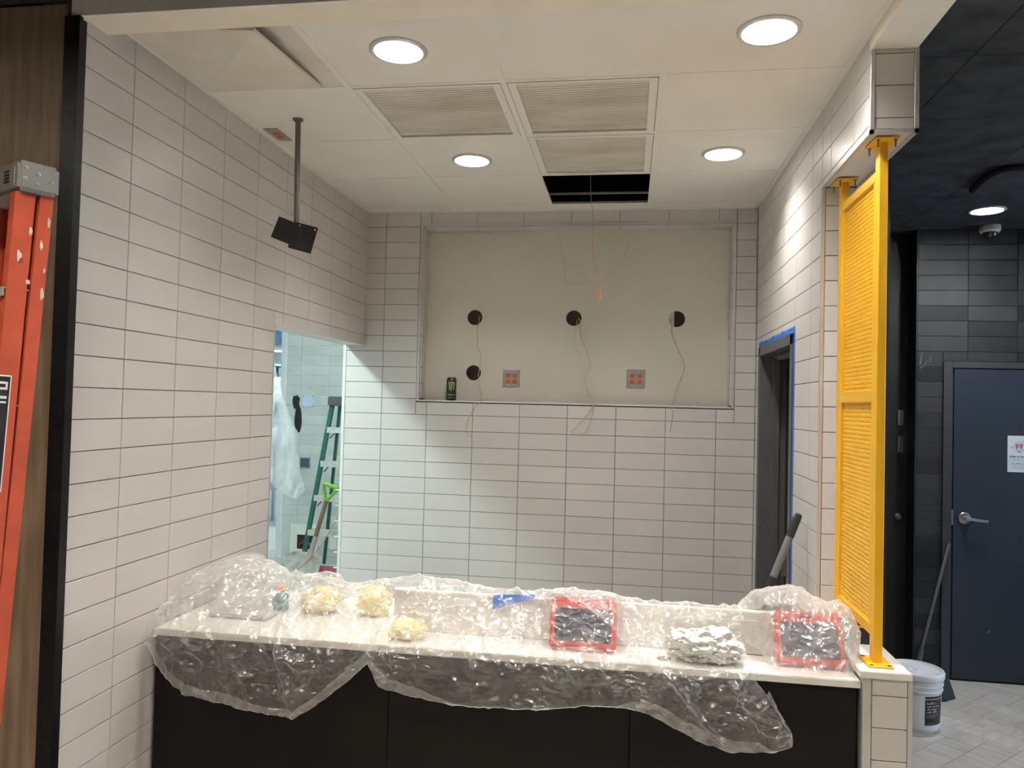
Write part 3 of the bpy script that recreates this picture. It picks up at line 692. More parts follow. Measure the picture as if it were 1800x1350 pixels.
recept(co, (3.1, -59.7, ZC-.12), (1,0,0), (0,1,0), (0,0,-1), 1.1); recept(co, (3.1, -58.0, ZC-.12), (1,0,0), (0,1,0), (0,0,-1), 1.1)

# ================================================================== NICHE THINGS
def quad_outlet(cx, cz, s_, label):
    t = thing('wall_outlet', label, 'outlet', (cx, ND, cz), 'orange quad outlets in the niche')
    part(t, 'cover_plate', MB().box(cx-s_, cx+s_, ND-.16, ND, cz-s_, cz+s_), 'galv', bevel=.06)
    for dx_ in (-.9, .9):
        for dz_ in (-.8, .8): recept(t, (cx+dx_, ND-.16, cz+dz_), (1,0,0), (0,0,1), (0,-1,0), .95)
    for dx_ in (-.9, .9): part(t, 'screw', MB().lathe([(0, -.08), (.13, -.06), (.15, 0)], (cx+dx_, ND-.16, cz), 10, 'y'), 'steel')
quad_outlet(38.2, 75.5, 2.25, 'four orange sockets on a steel plate in the niche, beside the double round holes')
quad_outlet(70.0, 76.0, 2.35, 'four orange sockets on a steel plate in the niche, right of the middle wires')

cx, cy = 23.0, 1.9
t = thing('drink_can', 'tall black energy drink can with green claw marks on the niche sill', 'can', (cx, cy, NZ0))
part(t, 'body', MB().lathe([(1.0, 0), (1.06, .04), (1.27, .3), (1.28, 5.2), (1.22, 5.5), (1.04, 5.78)], (cx, cy, NZ0), 32), 'can_black', smooth=True)
part(t, 'rim', MB().lathe([(1.04, 5.76), (1.09, 5.82), (1.07, 5.92), (.98, 5.9), (.95, 5.75), (0, 5.74)], (cx, cy, NZ0), 32), 'black_metal', smooth=True)
def on_can(b, rad):
    f0 = math.atan2(-192-cy, 68.4-cx)
    b.v = [(cx+rad*math.cos(f0+p[0]/rad), cy+rad*math.sin(f0+p[0]/rad), NZ0+p[1]) for p in b.v]; return b
def strip(pts):
    b = MB(); vs = []
    for x, z, w in pts: vs += [(x-w/2, z, 0), (x+w/2, z, 0)]
    return b.add(vs, [(2*i, 2*i+1, 2*i+3, 2*i+2) for i in range(len(pts)-1)])
cl = MB()
for x, top, bot, dr in ((-.58, 4.75, 2.6, .05), (.05, 4.75, 2.25, -.12), (.66, 4.7, 2.6, -.1)):
    h = top-bot
    sb = strip([(x-.04, top, .5), (x, top-.18*h, .26), (x+.04+dr*.3, top-.45*h, .27), (x-.02+dr, top-.6*h, .16), (x+.05+dr, top-.8*h, .2), (x+.02+dr, bot, .04)])
    cl.add(sb.v, sb.f)
part(t, 'claw_marks', on_can(cl, 1.30), 'print_green')
tx = MB(); a = text_mb('MONSTER', .5, 2.0); a.v = [(p[0]-1.0, p[1]+1.25, 0) for p in a.v]; tx.add(a.v, a.f)
part(t, 'lettering', on_can(tx, 1.30), 'print_white')
tx = MB(); a = text_mb('ENERGY', .38, 1.8); a.v = [(p[0]-.9, p[1]+.55, 0) for p in a.v]; tx.add(a.v, a.f)
part(t, 'lettering', on_can(tx, 1.30), 'print_green')

def smooth_pts(p, n=5):
    p = [Vector(q) for q in p]; out = []
    for i in range(len(p)-1):
        a, b_, c, d = p[max(i-1, 0)], p[i], p[i+1], p[min(i+2, len(p)-1)]
        for k in range(n):
            s_ = k/n; out.append(.5*((2*b_)+(c-a)*s_+(2*a-5*b_+4*c-d)*s_*s_+(3*b_-a-3*c+d)*s_**3))
    out.append(p[-1]); return out
def wires(label, strands, loc):
    t = thing('cable', label, 'cable', loc, 'thin cables left hanging in the niche')
    for pts, r, m in strands: part(t, 'strand', MB().tube(smooth_pts(pts), r, 6), m, smooth=True)
def twist(pts, r, ph):
    sp = smooth_pts(pts, 6); return [q+Vector((math.cos(i*.9+ph)*r, math.sin(i*.9+ph)*r*.5, 0)) for i, q in enumerate(sp)]
NZ = NZ0+.12
A1 = [(29.0,ND+2.5,92.0),(29.2,ND-.05,89.9),(29.0,3.9,88.0),(29.3,3.9,83.5),(30.1,3.9,81.3),(29.9,3.9,79.1),(29.7,3.9,76.8),(29.8,3.7,74.6),(30.9,2.0,71.7),(31.4,.6,NZ+.1),(31.3,-.45,69.3),(29.9,-.5,68.0),(28.0,-.5,64.3),(27.8,-.5,61.4),(29.0,-.5,60.3),(29.4,-.5,58.9)]
wires('thin orange wire hanging from the left pair of round holes', [(A1, .065, 'wire_orange'), (twist(A1[:9], .12, 1), .045, 'wire_white')], (29, ND, 80))
A2 = [(55.0,ND+2.5,91.6),(55.7,ND-.05,90.2),(55.9,3.2,86.6),(57.4,2.8,83.0),(58.5,2.5,79.5),(57.8,2.5,76.9),(57.5,2.5,74.4),(58.4,2.0,71.6),(59.5,.6,NZ+.1),(59.7,-.5,69.2),(58.0,-.5,66.6),(55.9,-.5,64.0),(54.2,-.5,62.2)]
A2b = [(54.8,ND+2,91),(54.7,ND-.05,89.4),(54.3,3.6,85.2),(54.8,3.2,83.0),(57.5,2.8,79.5),(57.9,2.6,77.5),(57.0,2.5,74),(56.2,2.4,70.4)]
A2c = [(59.5,.5,NZ+.15),(59.8,-.5,68.9),(59.4,-.5,65.9),(58.3,-.5,63.0),(57.2,-.5,62.0)]
wires('bundle of thin orange and grey wires from the middle round hole', [(A2, .07, 'wire_orange'), (A2b, .06, 'wire_white'), (A2c, .07, 'print_grey'), (twist(A2, .16, 2), .06, 'wire_white')], (56, ND, 80))
A3 = [(78.6,ND+2.5,92.9),(78.7,ND-.05,89.9),(78.9,3.4,86.9),(80.6,2.9,82.7),(81.8,2.5,79.8),(81.4,2.5,77.0),(80.1,2.2,74.2),(79.3,1.4,71.3),(79.0,.5,NZ+.1),(78.8,-.5,68.9),(79.1,-.5,67.4),(78.5,-.5,63.0)]
A3b = [(79.1,.4,NZ+.15),(79.3,-.5,68.7),(80.7,-.5,67.2),(82.4,-.5,63.1)]
wires('thin wires drooping from the right round hole with the steel stud', [(A3, .08, 'print_grey'), (twist(A3[:9], .15, 0), .07, 'wire_orange'), (A3b, .05, 'wire_white')], (79, ND, 80))
H1 = [(58.0,-14,140),(58.7,-14,117.6),(59.3,-14,114.3),(59.4,-14,105.0),(60.6,-14,101.0),(61.0,-14,97.0),(60.9,-14,95.1),(61.6,-14,93.9)]
H2 = [(61.0,-14,96.0),(59.3,-14.3,97.7),(55.4,-14.5,97.2),(53.5,-14.3,97.7),(52.9,-14,101.0),(52.0,-14,106.4),(50.3,-14,110.4)]
H3 = [(61.0,-14,96.4),(62.6,-14.2,99.0),(65.1,-14.2,101.0),(67.0,-14.1,104.3),(67.5,-14,106.9)]
t = thing('hanging_cable', 'frayed orange cable dropping from the open ceiling hole', 'cable', (59, -14, ZC))
for pts, r, m in ((H1, .075, 'wire_orange'), (twist(H1[2:], .15, 1), .06, 'wire_white'), (H2, .06, 'wire_orange'), (H3, .06, 'wire_orange')): part(t, 'strand', MB().tube(smooth_pts(pts), r, 6), m, smooth=True)
part(t, 'knot', lump((61.2, -14, 94.8), (.35, .3, 1.0), 3, .4, 2), 'wire_orange')

# ================================================================== RIGHT DOOR EXTRAS
def tape(name, mb, label): return single(name, mb, 'tape_blue', label, 'tape', group='blue masking tape around the right doorway')
rows = []
for i in range(25):
    y = D0-1.1+(D1-D0+2.2)*i/24; rows.append([(XR-.03-.05*abs(noise.noise((i*.7, 1, 0))), y, DZ-.1), (XR-.05-.12*abs(noise.noise((i*.9, 5, 0))), y, DZ+.6), (XR-.02-.5*max(0, noise.noise((i*.8, 9, 0))), y, DZ+1.2+.35*noise.noise((i*.6, 3, 0)))])
tape('masking_tape', MB().grid(rows), 'wrinkled blue masking tape along the top of the right doorway')
tape('masking_tape', MB().box(XR-.08, XR-.02, D0-1.0, D0-.05, 24, DZ), 'blue masking tape strip down the near side of the right doorway')
tape('masking_tape', MB().box(XR-.08, XR-.02, D1+.05, D1+.75, 24, DZ-1), 'blue masking tape strip down the far side of the right doorway')
# vacuum wand leaning in the doorway
p0, p1 = Vector((91.8, -56.5, 37.5)), Vector((97.3, -55.4, 51.6)); d = (p1-p0)
a = lambda s_: p0+d*s_
t = thing('vacuum_wand', 'grey and black wand leaning against the right wall behind the counter', 'pole', tuple(p0-d*2.35))
part(t, 'shaft', MB().tube([p0-d*2.3, a(.24)], .7, 14), 'rubber', smooth=True)
part(t, 'grey_tube', MB().tube([a(.24), a(.74)], .62, 14), 'grey_tube', smooth=True)
g_ = part(t, 'grip', MB().tube([a(.72), a(.95), a(.985), a(1.0)], [.68, .66, .6, .3], 14), 'rubber', smooth=True)
part(g_, 'hang_loop', MB().obox(a(.965)+Vector((-.62, -.2, 0)), (1,0,0), (0,1,0), (0,0,1), .12, .12, .3), 'print_grey')
part(t, 'cord_clip', MB().obox(a(.42)+Vector((.8, .6, -.9)), (1,0,0), (0,1,0), (0,0,1), .3, .3, 1.6), 'frame_dark', bevel=.1)

# ================================================================== COUNTER
CF, CB = -87.5, -62.0
ct = thing('service_counter', 'black panelled front counter between the tiled walls', 'counter', (49, -75, 0))
part(ct, 'carcass', MB().box(.4, XR-.5, -86.3, CB+.5, 0, 33.7), 'black_paint_and_shade')
px_ = [.3, 36.0, 69.4, XR-.45]
for x0, x1 in zip(px_[:-1], px_[1:]): part(ct, 'front_panel', MB().box(x0+.04, x1-.04, -86.95, -86.3, 3.5, 33.75), 'counter_black', bevel=.05)
part(ct, 'kick_board', MB().box(.4, XR-.5, -86.2, -86.0, 0, 3.5), 'black_paint_and_shade')
def slab_holes():
    return holed(.15, XR-.12, CF, CB, [(73.85, -84.4, .75)], lambda u, v: (u, v, 34.8), 20)
sb = MB().box(.15, XR-.12, CF, CB, 33.8, 34.8)
top = single('countertop', sb, 'white_solid', 'white solid countertop over the black counter front', 'countertop', (49, -75, 33.8), bevel=.1, seg=2)
part(top, 'cable_grommet', MB().lathe([(0, 34.82), (.78, 34.83), (.95, 34.84), (1.0, 34.79)], (73.85, -84.4, 0), 24), 'frame_dark', smooth=True)
part(top, 'card_slot', MB().box(79.4, 84.2, -86.3, -85.0, 34.78, 34.83), 'slot_dark')
part(top, 'card_slot_lip', MB().box(79.2, 84.4, -85.0, -84.6, 34.78, 35.0), 'plaster', bevel=.04)
rs = single('counter_riser', MB().box(34.3, XR-.15, -80.0, -78.7, 34.81, 40.75), 'white_solid', 'white upright riser along the middle of the countertop', 'riser', (66, -79.4, 34.8), bevel=.12, seg=2)
part(rs, 'cover_panel', MB().box(79.0, 87.3, -80.14, -80.0, 35.6, 39.6), 'trim_white', bevel=.05)
for z in (37.6, 38.9): part(rs, 'pin_hole', MB().lathe([(0, -.02), (.14, -.015), (.14, 0)], (77.6, -80.0, z), 10, 'y'), 'slot_dark')

# card terminals in red cases
def terminal(x0, x1, label):
    xm = (x0+x1)/2; w2 = (x1-x0)/2
    t = thing('payment_terminal', label, 'terminal', (xm, -83.3, 34.8), 'red card terminals under the plastic')
    n = Vector((0, -.86, .5)).normalized(); up = Vector((0, .5, .86)).normalized(); c = Vector((xm, -82.3, 38.2))
    b = MB().obox(c, (1,0,0), up, n, w2, 3.65, .55); part(t, 'case', b, 'red_case', bevel=.45, seg=3, smooth=True)
    s_ = part(t, 'screen', MB().obox(c+n*.58-up*.35, (1,0,0), up, n, w2-.95, 2.15, .06), 'screen', bevel=.1, seg=2)
    fb = MB(); m = MB().obox(c+n*.6-up*.35, (1,0,0), up, n, w2-.8, 2.3, .02); part(t, 'bezel', m, 'slot_dark')
    part(t, 'slot', MB().obox(c+n*.57+up*2.75, (1,0,0), up, n, 1.1, .1, .03), 'slot_dark')
    part(t, 'stand', MB().box(xm-2, xm+2, -82.6, -80.5, 34.82, 37.2), 'red_case', bevel=.2, seg=2)
terminal(58.0, 67.4, 'red card terminal with dark screen under plastic, in the middle of the counter')
terminal(88.6, 97.6, 'red card terminal with dark screen under plastic, next to the yellow screen post')

# crumpled food wrappers, foil and clutter under / on the plastic
GW = 'yellow crumpled wrappers on the counter'
single('crumpled_wrapper', lump((20.2, -73.4, 36.6), (2.6, 2.0, 1.8), 2, .35, 3, zmin=34.82), 'yellow_wrap', 'yellow crumpled wrapper under plastic, leftmost of the three', 'wrapper', (20.2, -73.4, 34.8), GW)
single('crumpled_wrapper', lump((28.9, -73.0, 36.8), (2.2, 2.0, 2.0), 5, .35, 3, zmin=34.82), 'yellow_wrap', 'yellow crumpled wrapper under plastic, just left of the white riser', 'wrapper', (28.9, -73, 34.8), GW)
single('crumpled_wrapper', lump((37.4, -83.6, 36.0), (2.3, 1.6, 1.3), 8, .35, 3, zmin=34.82), 'yellow_wrap', 'pale yellow crumpled wrapper under plastic at the counter front edge', 'wrapper', (37.4, -83.6, 34.8), GW)
single('foil_ball', lump((79.3, -84.6, 36.9), (3.6, 1.9, 1.9), 11, .46, 5, zmin=35.15), 'foil', 'crumpled silver foil bundle on the counter edge between the terminals', 'foil', (79, -85.6, 35.3), smooth=False)
GB = 'plastic bundles inside the heap'
single('plastic_bundle', lump((7.2, -71.6, 38.2), (5.2, 3.6, 3.6), 21, .30, 4, zmin=34.83), 'film_soft', 'bundled milky plastic bag bulging under the sheet by the left wall', 'plastic sheet', (7.2, -71.6, 34.8), GB, smooth=True)
single('plastic_bundle', lump((18.6, -68.6, 37.0), (3.6, 2.0, 2.4), 27, .30, 4, zmin=34.83), 'film_soft', 'smaller bundled plastic bag behind the leftmost yellow wrapper', 'plastic sheet', (18.6, -68.6, 34.8), GB, smooth=True)
t = thing('spray_bottle', 'teal bottle with an orange cap blurred under the plastic at left', 'bottle', (13.6, -74.2, 34.8))
part(t, 'body', MB().lathe([(1.2, 0), (1.3, .3), (1.3, 2.2), (.9, 2.8), (.5, 3.1)], (13.6, -74.2, 34.82), 20), 'teal', smooth=True)
part(t, 'cap', MB().lathe([(.5, 3.0), (.62, 3.1), (.62, 3.9), (.3, 4.1), (0, 4.1)], (13.6, -74.2, 34.82), 20), 'orange_cap', smooth=True)
single('work_tray', MB().box(4.5, 14.5, -80.5, -76.2, 34.82, 35.5), 'trim_metal', 'grey tray under the plastic heap by the left wall', 'tray', (9.5, -78.3, 34.8), bevel=.3, seg=2)
rows = [[(49.4+6.1*i/12, -80.3-.35*j+.15*noise.noise((i*.8, j, 0)), 41.0-1.0*j*(1-i/14)+.15*noise.noise((i*.6, 7, j))+.08*i/3) for j in range(3)] for i in range(13)]
single('masking_tape', MB().grid(rows), 'tape_blue', 'blue masking tape scrap on the white riser', 'tape', (52, -80, 40.5))
t = thing('tape_dispenser', 'black box with a yellow slot behind the yellow post foot', 'box', (102, -70.5, ZP+.92))
z = ZP+.93
b = MB().add([(99.6,-76.5,z),(102.6,-76.5,z),(102.9,-72.5,z),(99.6,-72.5,z),(99.2,-76.7,z+2.6),(102.6,-76.5,z+2.6),(102.9,-72.5,z+2.6),(99.3,-72.5,z+2.6),(99.7,-76.2,z+3.4),(102.4,-76.2,z+3.4),(102.6,-73,z+3.4),(99.9,-73,z+3.4)],
   [(3,2,1,0),(0,1,5,4),(1,2,6,5),(2,3,7,6),(3,0,4,7),(4,5,9,8),(5,6,10,9),(6,7,11,10),(7,4,8,11),(8,9,10,11)])
part(t, 'body', b, 'rubber', bevel=.06); part(t, 'slot_edge', MB().box(99.9, 102.4, -76.75, -76.4, z+2.35, z+2.6), 'yellow')

# ================================================================== PLASTIC SHEETS
SH = [[[0.4,-88.0,35.4],[0.4,-88.0,35.2],[0.4,-88.5,34.4]],[[0.4,-86.6,35.8],[0.5,-88.0,35.2],[0.5,-89.0,33.1]],[[0.4,-84.9,36.9],[1.4,-88.0,35.2],[1.8,-89.0,30.8]],[[0.4,-82.7,38.0],[3.5,-88.0,35.2],[4.2,-89.0,28.1]],[[0.8,-80.1,40.1],[5.9,-88.0,35.2],[6.9,-89.0,26.2]],[[2.4,-78.0,41.2],[8.6,-88.0,35.2],[9.7,-89.0,25.6]],[[4.3,-75.6,42.4],[11.7,-88.0,35.2],[12.6,-89.0,25.4]],[[7.3,-72.9,42.7],[15.6,-88.0,35.2],[16.5,-89.0,25.0]],[[11.1,-72.5,41.9],[19.1,-88.0,35.2],[20.3,-89.0,24.6]],[[13.8,-72.2,40.0],[21.6,-88.0,35.2],[23.3,-89.0,24.6]],[[16.8,-72.1,39.9],[24.2,-88.0,35.2],[25.4,-89.0,25.7]],[[20.2,-72.4,40.0],[27.1,-88.0,35.2],[28.2,-89.0,27.9]],[[23.7,-72.7,39.1],[30.1,-88.0,35.2],[31.0,-89.0,30.2]],[[26.6,-73.0,39.4],[32.6,-88.0,35.2],[33.0,-89.0,32.2]],[[27.9,-73.3,39.8],[33.6,-88.0,35.2],[33.9,-89.0,32.9]],[[28.7,-73.7,40.1],[34.2,-88.0,35.2],[34.2,-89.0,31.6]],[[30.0,-74.2,40.4],[35.2,-88.0,35.2],[35.4,-89.0,29.6]],[[32.9,-75.4,41.1],[37.5,-88.0,35.2],[38.0,-89.0,29.1]],[[38.7,-76.9,42.1],[42.4,-88.0,35.2],[42.4,-89.0,28.4]],[[45.2,-78.5,41.4],[48.0,-88.0,35.2],[48.4,-89.0,28.2]],[[51.3,-79.3,41.3],[53.5,-88.0,35.2],[53.8,-89.0,28.4]],[[55.1,-79.3,41.4],[57.0,-88.0,35.2],[57.2,-89.0,28.6]],[[59.6,-79.3,41.9],[61.2,-88.0,35.2],[61.4,-89.0,29.2]],[[63.7,-79.3,41.9],[65.0,-88.0,35.2],[65.0,-89.0,29.8]],[[66.9,-79.3,41.4],[68.0,-88.0,35.2],[68.1,-89.0,29.8]],[[70.1,-79.3,41.0],[71.0,-88.0,35.2],[70.9,-89.0,29.3]],[[72.5,-79.3,41.0],[73.2,-88.0,35.2],[73.3,-89.0,28.4]],[[74.9,-79.3,40.9],[75.4,-88.0,35.2],[76.2,-89.0,27.0]],[[77.2,-79.3,40.9],[77.6,-88.0,35.2],[79.1,-89.0,25.8]],[[79.6,-79.3,40.9],[79.7,-88.0,35.2],[82.6,-89.0,25.1]],[[81.9,-79.3,40.9],[81.9,-88.0,35.2],[86.2,-89.0,25.5]],[[83.4,-79.3,40.9],[83.3,-88.0,35.2],[89.3,-89.0,26.4]],[[84.2,-79.3,40.8],[84.0,-88.0,35.2],[89.2,-89.0,28.3]],[[84.8,-79.3,40.8],[84.6,-88.0,35.2],[86.4,-89.0,32.7]]]
def lerp(a, b_, s_): return Vector(a)*(1-s_)+Vector(b_)*s_
def sheet_col(s_):
    """s_ = fractional column; returns back, top, edge, hem"""
    i = min(int(s_), len(SH)-2); f = s_-i
    return [lerp(SH[i][k], SH[i+1][k], f) for k in range(3)]
def ss(x): x = max(0., min(1., x)); return x*x*(3-2*x)
NC, cols = 430, []
N0, N1, N2, N3 = 8, 56, 52, 6
for c in range(NC+1):
    s_ = (len(SH)-1)*c/NC; tp, ed, hm = sheet_col(s_)
    back = tp+Vector((0, 3.5, -min(4.5, tp.z-35.2)*.8)); col = []
    heap = ss((33-tp.x)/6)                                     # the bagged heap at left bulges, the riser part is taut
    for k in range(N0): q = lerp(back, tp, k/N0); q.z += .5*math.sin(PI*k/N0); col.append(q)
    for k in range(N1):
        f = k/N1; q = lerp(tp, ed, f); q.z += math.sin(PI*f)*(1.9*heap*(1-.6*f)) - (1-heap)*math.sin(PI*f)*.25
        tq = max(ss((q.x-56.8)/1.5)*ss((68.4-q.x)/1.5), 0)      # held off by the terminal
        q.z += tq*1.9*math.sin(PI*min(1, f*1.1)); q.z = max(q.z, 35.0)
        col.append(q)
    for k in range(N2+1):
        f = k/N2; q = lerp(ed, hm, f); q.y = -88.0-.9*math.sin(PI*.5*min(1, f*3)); col.append(q)
    fw = 1.5*ss((30-abs(hm.x-18))/8)*(.5+.7*abs(math.sin(hm.x*.13+.5)))+1.6*ss((hm.x-66)/6)*ss((88-hm.x)/4)+.25
    for k in range(1, N3+1): f = k/N3; col.append(hm+Vector((.25*f, -.45-.25*f, fw*f)))
    cols.append(col)
# the big folds: polylines in (x, t), t = 0 ridge line, 1 counter edge, 2 hem ; height, width
FOLDS = [([(15.2, 0), (18.5, .55), (20.0, 1.0), (21.6, 1.5), (23.4, 2)], .9, .5), ([(38.5, .1), (34.6, .8), (33.9, 1.25)], .8, .45), ([(45, 0), (36.5, .7), (34, 1.2)], .5, .4),
         ([(52.5, .08), (43, .5), (35, 1.0), (34.2, 1.3)], .75, .4), ([(53, .08), (63, .55), (73.5, 1.08), (79, 1.72), (82, 1.95)], .95, .5), ([(2.0, .1), (4.5, .5), (3.6, 1.0)], .6, .5),
         ([(7, .25), (7.5, .6), (6.0, 1.05)], .5, .4), ([(20.2, 1.1), (24, 1.4), (27.5, 1.45)], .45, .35), ([(20.3, 1.15), (22.3, 1.7)], .45, .3), ([(12, 1.0), (15, 1.5), (17, 1.9)], .35, .3),
         ([(5, 1.1), (10, 1.45), (16, 1.55)], .3, .3), ([(76, 1.1), (80, 1.5), (84, 1.6)], .45, .3), ([(81, 1.0), (84.5, 1.5), (86, 1.9)], .4, .35), ([(26, .1), (24, .5), (21, .95)], .45, .4), ([(10.5, .1), (8.0, .45), (9.5, .9)], .55, .45)]
def fold_h(x, t_):
    h = 0
    for pts, amp, wd in FOLDS:
        best = 9
        for (xa, ta), (xb, tb) in zip(pts[:-1], pts[1:]):
            ax_, ay_, bx_, by_ = xa, ta*9, xb, tb*9; dx_, dy_ = bx_-ax_, by_-ay_
            u_ = max(0, min(1, ((x-ax_)*dx_+(t_*9-ay_)*dy_)/(dx_*dx_+dy_*dy_))); best = min(best, math.hypot(x-ax_-u_*dx_, t_*9-ay_-u_*dy_))
            if best < .05: break
        if best < wd*3: h += amp*math.exp(-(best/wd)**1.3)
    return h
for c in range(NC+1):
    for r in range(N0+N1+N2+1+N3):
        q = cols[c][r]
        t_ = 0 if r < N0 else (r-N0)/N1 if r < N0+N1 else 1+min(1, (r-N0-N1)/N2)
        a_ = .55 if r < N0 else 1.0
        p = Vector((q.x, q.y*.8, q.z)); wv = Vector((fbm(p, .13, 2), fbm(p+Vector((9,4,2)), .13, 2), fbm(p+Vector((1,8,5)), .13, 2)))
        cr = crease(p+wv*3.4, .24, 3)-.3
        dsp = a_*(.38*cr+.2*fbm(p, .45, 2)); fine = .11*crease(p+wv*2, .95, 2); fo = fold_h(q.x, t_)
        if t_ > 1: q.y -= abs(dsp)*1.5+abs(fine)*1.3+fo*1.0; q.z += fine*.6; q.x += fine*.5
        else:
            q.z += max(-.05, dsp*.85+.15+fine+fo*.8); q.y += (fine-.1*cr-.25*fo)*.7
            if abs(q.y+79.4) < .9 and q.x > 34: q.z = max(q.z, 40.9)
            fl_ = ss((q.x-73.5)/2)*ss((86-q.x)/1.5)*ss((t_-.3)/.2); q.z = q.z*(1-fl_)+fl_*(34.98+.1*abs(cr)+abs(fine)*.6)
        if q.x < .15: q.x = .15
sheet = single('plastic_drop_sheet', MB().grid(cols), 'film', 'large crinkled clear plastic sheet draped over the counter and hanging down its front', 'plastic sheet', (40, -84, 35), smooth=True)
sheet.data.set_sharp_from_angle(angle=math.radians(180))

BS = [[84.2,-76.0,39.9],[85.6,-74.0,40.9],[86.9,-73.0,41.7],[89.3,-73.0,42.4],[92.2,-73.0,43.1],[94.1,-73.5,42.9],[95.4,-74.5,42.0],[97.0,-76.0,41.6],[98.2,-77.0,42.2],[99.1,-79.0,41.4],[99.4,-81.0,39.3],[99.0,-84.0,37.2]]
BH = [[83.1,-81.0,35.05],[84.2,-78.9,35.6],[85.2,-80,36.2],[86.6,-82.6,35.9],[87.4,-85.5,35.05],[88.6,-87.2,35.05],[90.4,-87.4,35.05],[92.6,-87.4,35.05],[94.8,-87.2,35.05],[96.6,-86.9,35.05],[97.9,-85.9,35.05],[98.9,-84.3,36.5]]
cols = []; NC2 = 90
for c in range(NC2+1):
    s_ = 11*c/NC2; i = min(int(s_), 10); f0 = s_-i; tp = lerp(BS[i], BS[i+1], f0); hm = lerp(BH[i], BH[i+1], f0); col = []
    back = tp+Vector((0, 3, -3.5))
    for k in range(8): q = lerp(back, tp, k/8); q.z += .6*math.sin(PI*k/8); col.append(q)
    for k in range(41):
        f = k/40; q = lerp(tp, hm, f); q.z += 3.1*math.sin(PI*f)*(.3+.7*ss((q.x-85.5)/2.2)); q.y -= 1.0*math.sin(PI*f); q.z = max(35.0, q.z); col.append(q)
    cols.append(col)
for col in cols:
    for r, q in enumerate(col):
        p = Vector(q); wv = Vector((fbm(p, .2, 2), fbm(p+Vector((9,4,2)), .2, 2), fbm(p+Vector((1,8,5)), .2, 2)))
        d_ = .32*(crease(p+wv*2.5, .28, 3)-.3)+.1*crease(p, 1.0, 2)
        q.z += max(-.02, d_+.1) if r > 42 else d_; q.y -= d_*.5
        q.x = min(q.x, 99.85)
sh2 = single('plastic_bag', MB().grid(cols), 'film_soft', 'bunched clear plastic cover over the right terminal beside the yellow post', 'plastic sheet', (92, -80, 35), smooth=True)
sh2.data.set_sharp_from_angle(angle=math.radians(180))

# ================================================================== YELLOW SCREEN
ys_ = thing('privacy_screen', 'yellow steel screen with perforated panels between two posts', 'screen', (101, -75, ZP+.92))
zb = ZP+.92; X0, X1 = 100.45, 101.55
for y0, y1 in ((-85.4, -83.7), (-67.2, -65.5)):
    p_ = part(ys_, 'post', MB().box(X0, X1, y0, y1, zb+.25, ZH-.15), 'yellow', bevel=.06)
    ym = (y0+y1)/2
    for zz, nm in ((zb+.02, 'base_plate'), (ZH-.3, 'top_plate')):
        pp = part(ys_, nm, MB().box(99.5, 102.55, ym-2.3, ym+2.3, zz, zz+.25), 'yellow', bevel=.05)
        for bx in (99.95, 102.1):
            for by in (ym-1.85, ym+1.85):
                if nm == 'top_plate': part(pp, 'bolt', MB().tube([(bx, by, zz+.1), (bx, by, zz-1.0)], .12, 8).lathe([(.25, zz-.12), (.25, zz)], (bx, by, 0), 6), 'bolt')
                else: part(pp, 'bolt_hole', MB().lathe([(0, zz+.27), (.26, zz+.265), (.27, zz+.24)], (bx, by, 0), 12), 'slot_dark')
yA, yB = -83.7, -67.2
for z0, z1, nm in ((100.0, 101.3, 'top_rail'), (70.4, 72.0, 'middle_rail'), (39.7, 41.1, 'bottom_rail')):
    part(ys_, nm, MB().box(X0+.05, X1-.05, yA, yB, z0, z1), 'yellow', bevel=.05)
for y0, y1 in ((yA, yA+.8), (yB-.8, yB)): part(ys_, 'stile', MB().box(X0+.08, X1-.08, y0, y1, 41.1, 100.0), 'yellow', bevel=.04)
def perf(y0, y1, z0, z1, pitch=.62, r=.2, t_=.14):
    ny, nz = int((y1-y0)/pitch), int((z1-z0)/pitch); py, pz = (y1-y0)/ny, (z1-z0)/nz; vs = []; fs = []; n = 8; xa, xb = X0+.42, X0+.42+t_
    for j in range(nz):
        for i in range(ny):
            cy_, cz_ = y0+(i+.5)*py, z0+(j+.5)*pz; b0 = len(vs)
            for x in (xa, xb):
                for k in range(n):
                    a_ = 2*PI*(k+.5)/n; c_, s_ = math.cos(a_), math.sin(a_); m = max(abs(c_), abs(s_))
                    vs.append((x, cy_+r*c_, cz_+r*s_))
                for k in range(n):
                    a_ = 2*PI*(k+.5)/n; c_, s_ = math.cos(a_), math.sin(a_); m = max(abs(c_), abs(s_))
                    vs.append((x, cy_+py/2*c_/m, cz_+pz/2*s_/m))
            for k in range(n):
                k2 = (k+1) % n
                # square corners need the extra vertex: ring quads to the square outline
                fs.append((b0+k, b0+k2, b0+8+k2, b0+8+k)); fs.append((b0+16+k2, b0+16+k, b0+24+k, b0+24+k2)); fs.append((b0+k2, b0+k, b0+16+k, b0+16+k2))
            # corner triangles
            for sx, sz, k in ((1,1,0),(-1,1,2),(-1,-1,4),(1,-1,6)):
                for h_, x in ((8, xa), (24, xb)):
                    vs.append((x, cy_+sx*py/2, cz_+sz*pz/2)); fs.append((b0+h_+k, b0+h_+k+1, len(vs)-1))
    b = MB(); b.v = vs; b.f = fs; return b
for z0, z1 in ((72.0, 100.0), (41.1, 70.4)):
    part(ys_, 'perforated_panel', perf(yA+.8, yB-.8, z0, z1), 'yellow')

